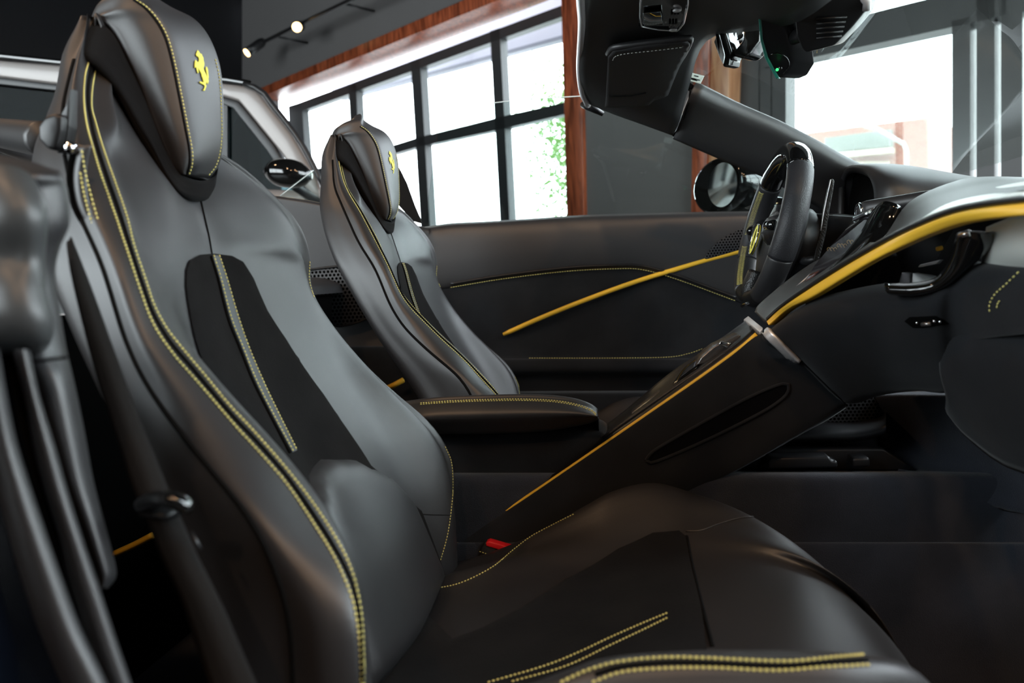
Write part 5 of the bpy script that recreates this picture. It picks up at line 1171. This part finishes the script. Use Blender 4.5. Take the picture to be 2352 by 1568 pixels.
# buckle by the cushion
bk = thing('seat_belt_buckle', 'black seat belt buckle with a red release button', 'seat belt buckle', U(1140, 1270, 1.06))
slab('buckle_body', [U(*p, 1.047) for p in [(1114, 1244), (1183, 1263), (1170, 1290), (1155, 1330), (1090, 1320), (1098, 1280), (1105, 1256)]], (0, .010, 0), LEATHER, bk, .003)
slab('release_button', [U(*p, 1.044) for p in [(1116, 1246), (1124, 1243), (1180, 1259), (1181, 1268), (1172, 1270), (1116, 1254)]], (0, .012, .001), RED, bk, .0015)
stitches('buckle_stitching', [U(*p, 1.046) for p in [(1101, 1266), (1125, 1274), (1152, 1281)]], THREAD, bk, r=.0008)
# thin orange-lit yellow trim low behind the near seat
ytr = thing('sill_trim_line', 'thin yellow trim line in the dark gap behind the near seat belt', 'trim strip', U(310, 1245, .95))
tube('yellow_strip', cr1([U(262, 1272, .95), U(310, 1250, .95), U(352, 1228, .95)], 4), .0045, YELLOW, ytr, 4)

# ------------------------------------------------------------------ silver car parked behind
sc2 = thing('parked_car', 'warm silver sport utility car with black roof line parked by the window', 'car', U(600, 700, 3.2))
SV_ = ray(500, 250); SV_ = np.array([SV_[0]-.12, SV_[1], 0]); SV_ = SV_/np.linalg.norm(SV_)*1.5
outer = [(-400, 105), (0, 138), (164, 152), (400, 178), (512, 191), (566, 197), (589, 207), (612, 237), (669, 306), (727, 405), (748, 462), (720, 462), (648, 356), (627, 330), (566, 255), (547, 232), (512, 222), (400, 214), (153, 197), (0, 178), (-400, 140)]
pslab('roof_rail_and_pillar', outer, 3.1, .06, SILVER, sc2, .012)
pslab('window_rubber', [(-400, 140), (0, 178), (153, 197), (400, 214), (512, 222), (547, 232), (566, 255), (627, 330), (690, 440), (676, 440), (612, 345), (552, 270), (535, 248), (505, 236), (400, 228), (153, 211), (0, 194), (-400, 156)], 3.105, .05, PLASTIC, sc2, .004)
pslab('rear_side_glass', [(-400, 156), (0, 194), (400, 228), (508, 236), (508, 420), (-400, 420)], 3.14, .01, SUVGL, sc2)
pslab('front_side_glass', [(520, 238), (538, 250), (556, 275), (612, 345), (676, 440), (680, 460), (520, 460)], 3.14, .01, SUVGL, sc2)
pslab('door_pillar', [(505, 232), (522, 238), (522, 460), (505, 460)], 3.12, .05, PLASTIC, sc2)
pslab('body_side', [(-400, 420), (520, 430), (700, 436), (745, 452), (790, 480), (860, 500), (880, 900), (-400, 900)], 3.06, .12, SILVER, sc2, .03)
slab('roof_panel', [U(-400, 103, 3.1), U(0, 135, 3.1), U(520, 190, 3.1), U(580, 200, 3.1), U(580, 200, 3.1)+SV_, U(-400, 103, 3.1)+SV_], (0, 0, .03), GLOSS, sc2, .01)
slab('far_side', [U(*p, 3.16)+SV_ for p in [(-400, 160), (0, 190), (500, 236), (540, 260), (610, 350), (680, 450), (700, 800), (-400, 800)]], (0, .03, 0), DARK, sc2)
slab('bonnet', [U(745, 455, 3.1), U(870, 495, 3.1), U(870, 495, 3.1)+SV_, U(745, 455, 3.1)+SV_], (0, 0, .02), SILVER, sc2, .005)
tube('screen_edge', resamp(cr1([U(*p, 3.09) for p in [(560, 192), (600, 208), (625, 240), (690, 325), (745, 430)]], 4), .05), .012, PLASTIC, sc2, 8)
rows = []
MC2 = U(662, 398, 2.85)
for t_, k in zip(np.linspace(-1, 1, 7), (.35, .8, .97, 1, .95, .75, .3)):
    rows.append([MC2+np.array([t_*.092, math.cos(a)*.06*k, math.sin(a)*.056*k-.012*t_]) for a in np.linspace(0, 2*math.pi, 14, endpoint=False)])
gridmesh('door_mirror', grid(rows, 3, 3, True), GLOSS, sc2, True, True)
tube('mirror_foot', [MC2+np.array([.0, 0, -.03]), MC2+np.array([.02, .22, -.09])], .02, PLASTIC, sc2, 10)
for q in (scene.objects):
    pass

# the car's own bodywork ahead of the cabin and its open passenger door, both unseen, added to shade the footwell and the low seat
NAVY = bpy.data.materials['navy_blue_paint']
cb = thing('car_bodywork', 'dark navy front bodywork of the open car beyond the dashboard', 'car body', (1.5, 1.1, .3))
rows = [[(.95, .33, .25), (.95, .30, .70), (.95, .36, .93), (.95, .75, .985), (.95, 1.2, 1.0), (.95, 1.65, .985), (.95, 2.02, .93), (.95, 2.08, .70), (.95, 2.06, .25)]]
for X, k in ((1.4, .97), (2.0, .88), (2.5, .72), (2.7, .5)): rows.append([(X, 1.19+(p[1]-1.19)*(1-.12*(X-.95)/1.75), .25+(p[2]-.25)*k) for p in rows[0]])
gridmesh('bonnet_and_wings', grid(rows, 4, 4), NAVY, cb)
slab('firewall', [(.93, .34, .25), (.93, 2.04, .25), (.93, 2.04, .92), (.93, .34, .92)], (.02, 0, 0), DARK, cb)
slab('front_side_panel', [(.56, .34, .36), (.93, .34, .36), (.93, .34, .92), (.70, .34, .98), (.60, .34, .90)], (0, .04, 0), DARK, cb)
od = thing('open_door', 'navy passenger door swung open beside the camera', 'car door', (.8, -.2, .3))
hx = np.array([.72, .24, 0]); dd = np.array([.42, -.91, 0]); nn = np.array([.91, .42, 0])
dp = [(0, .30), (0, .90), (.12, .97), (.55, .95), (.98, .93), (1.08, .60), (.98, .30)]
slab('door_shell', [hx+dd*a+[0, 0, b] for a, b in dp], nn*.07, NAVY, od, .012)
slab('door_lining', [hx+dd*a+[0, 0, b] for a, b in dp], -nn*.05, LEATHER, od, .012)
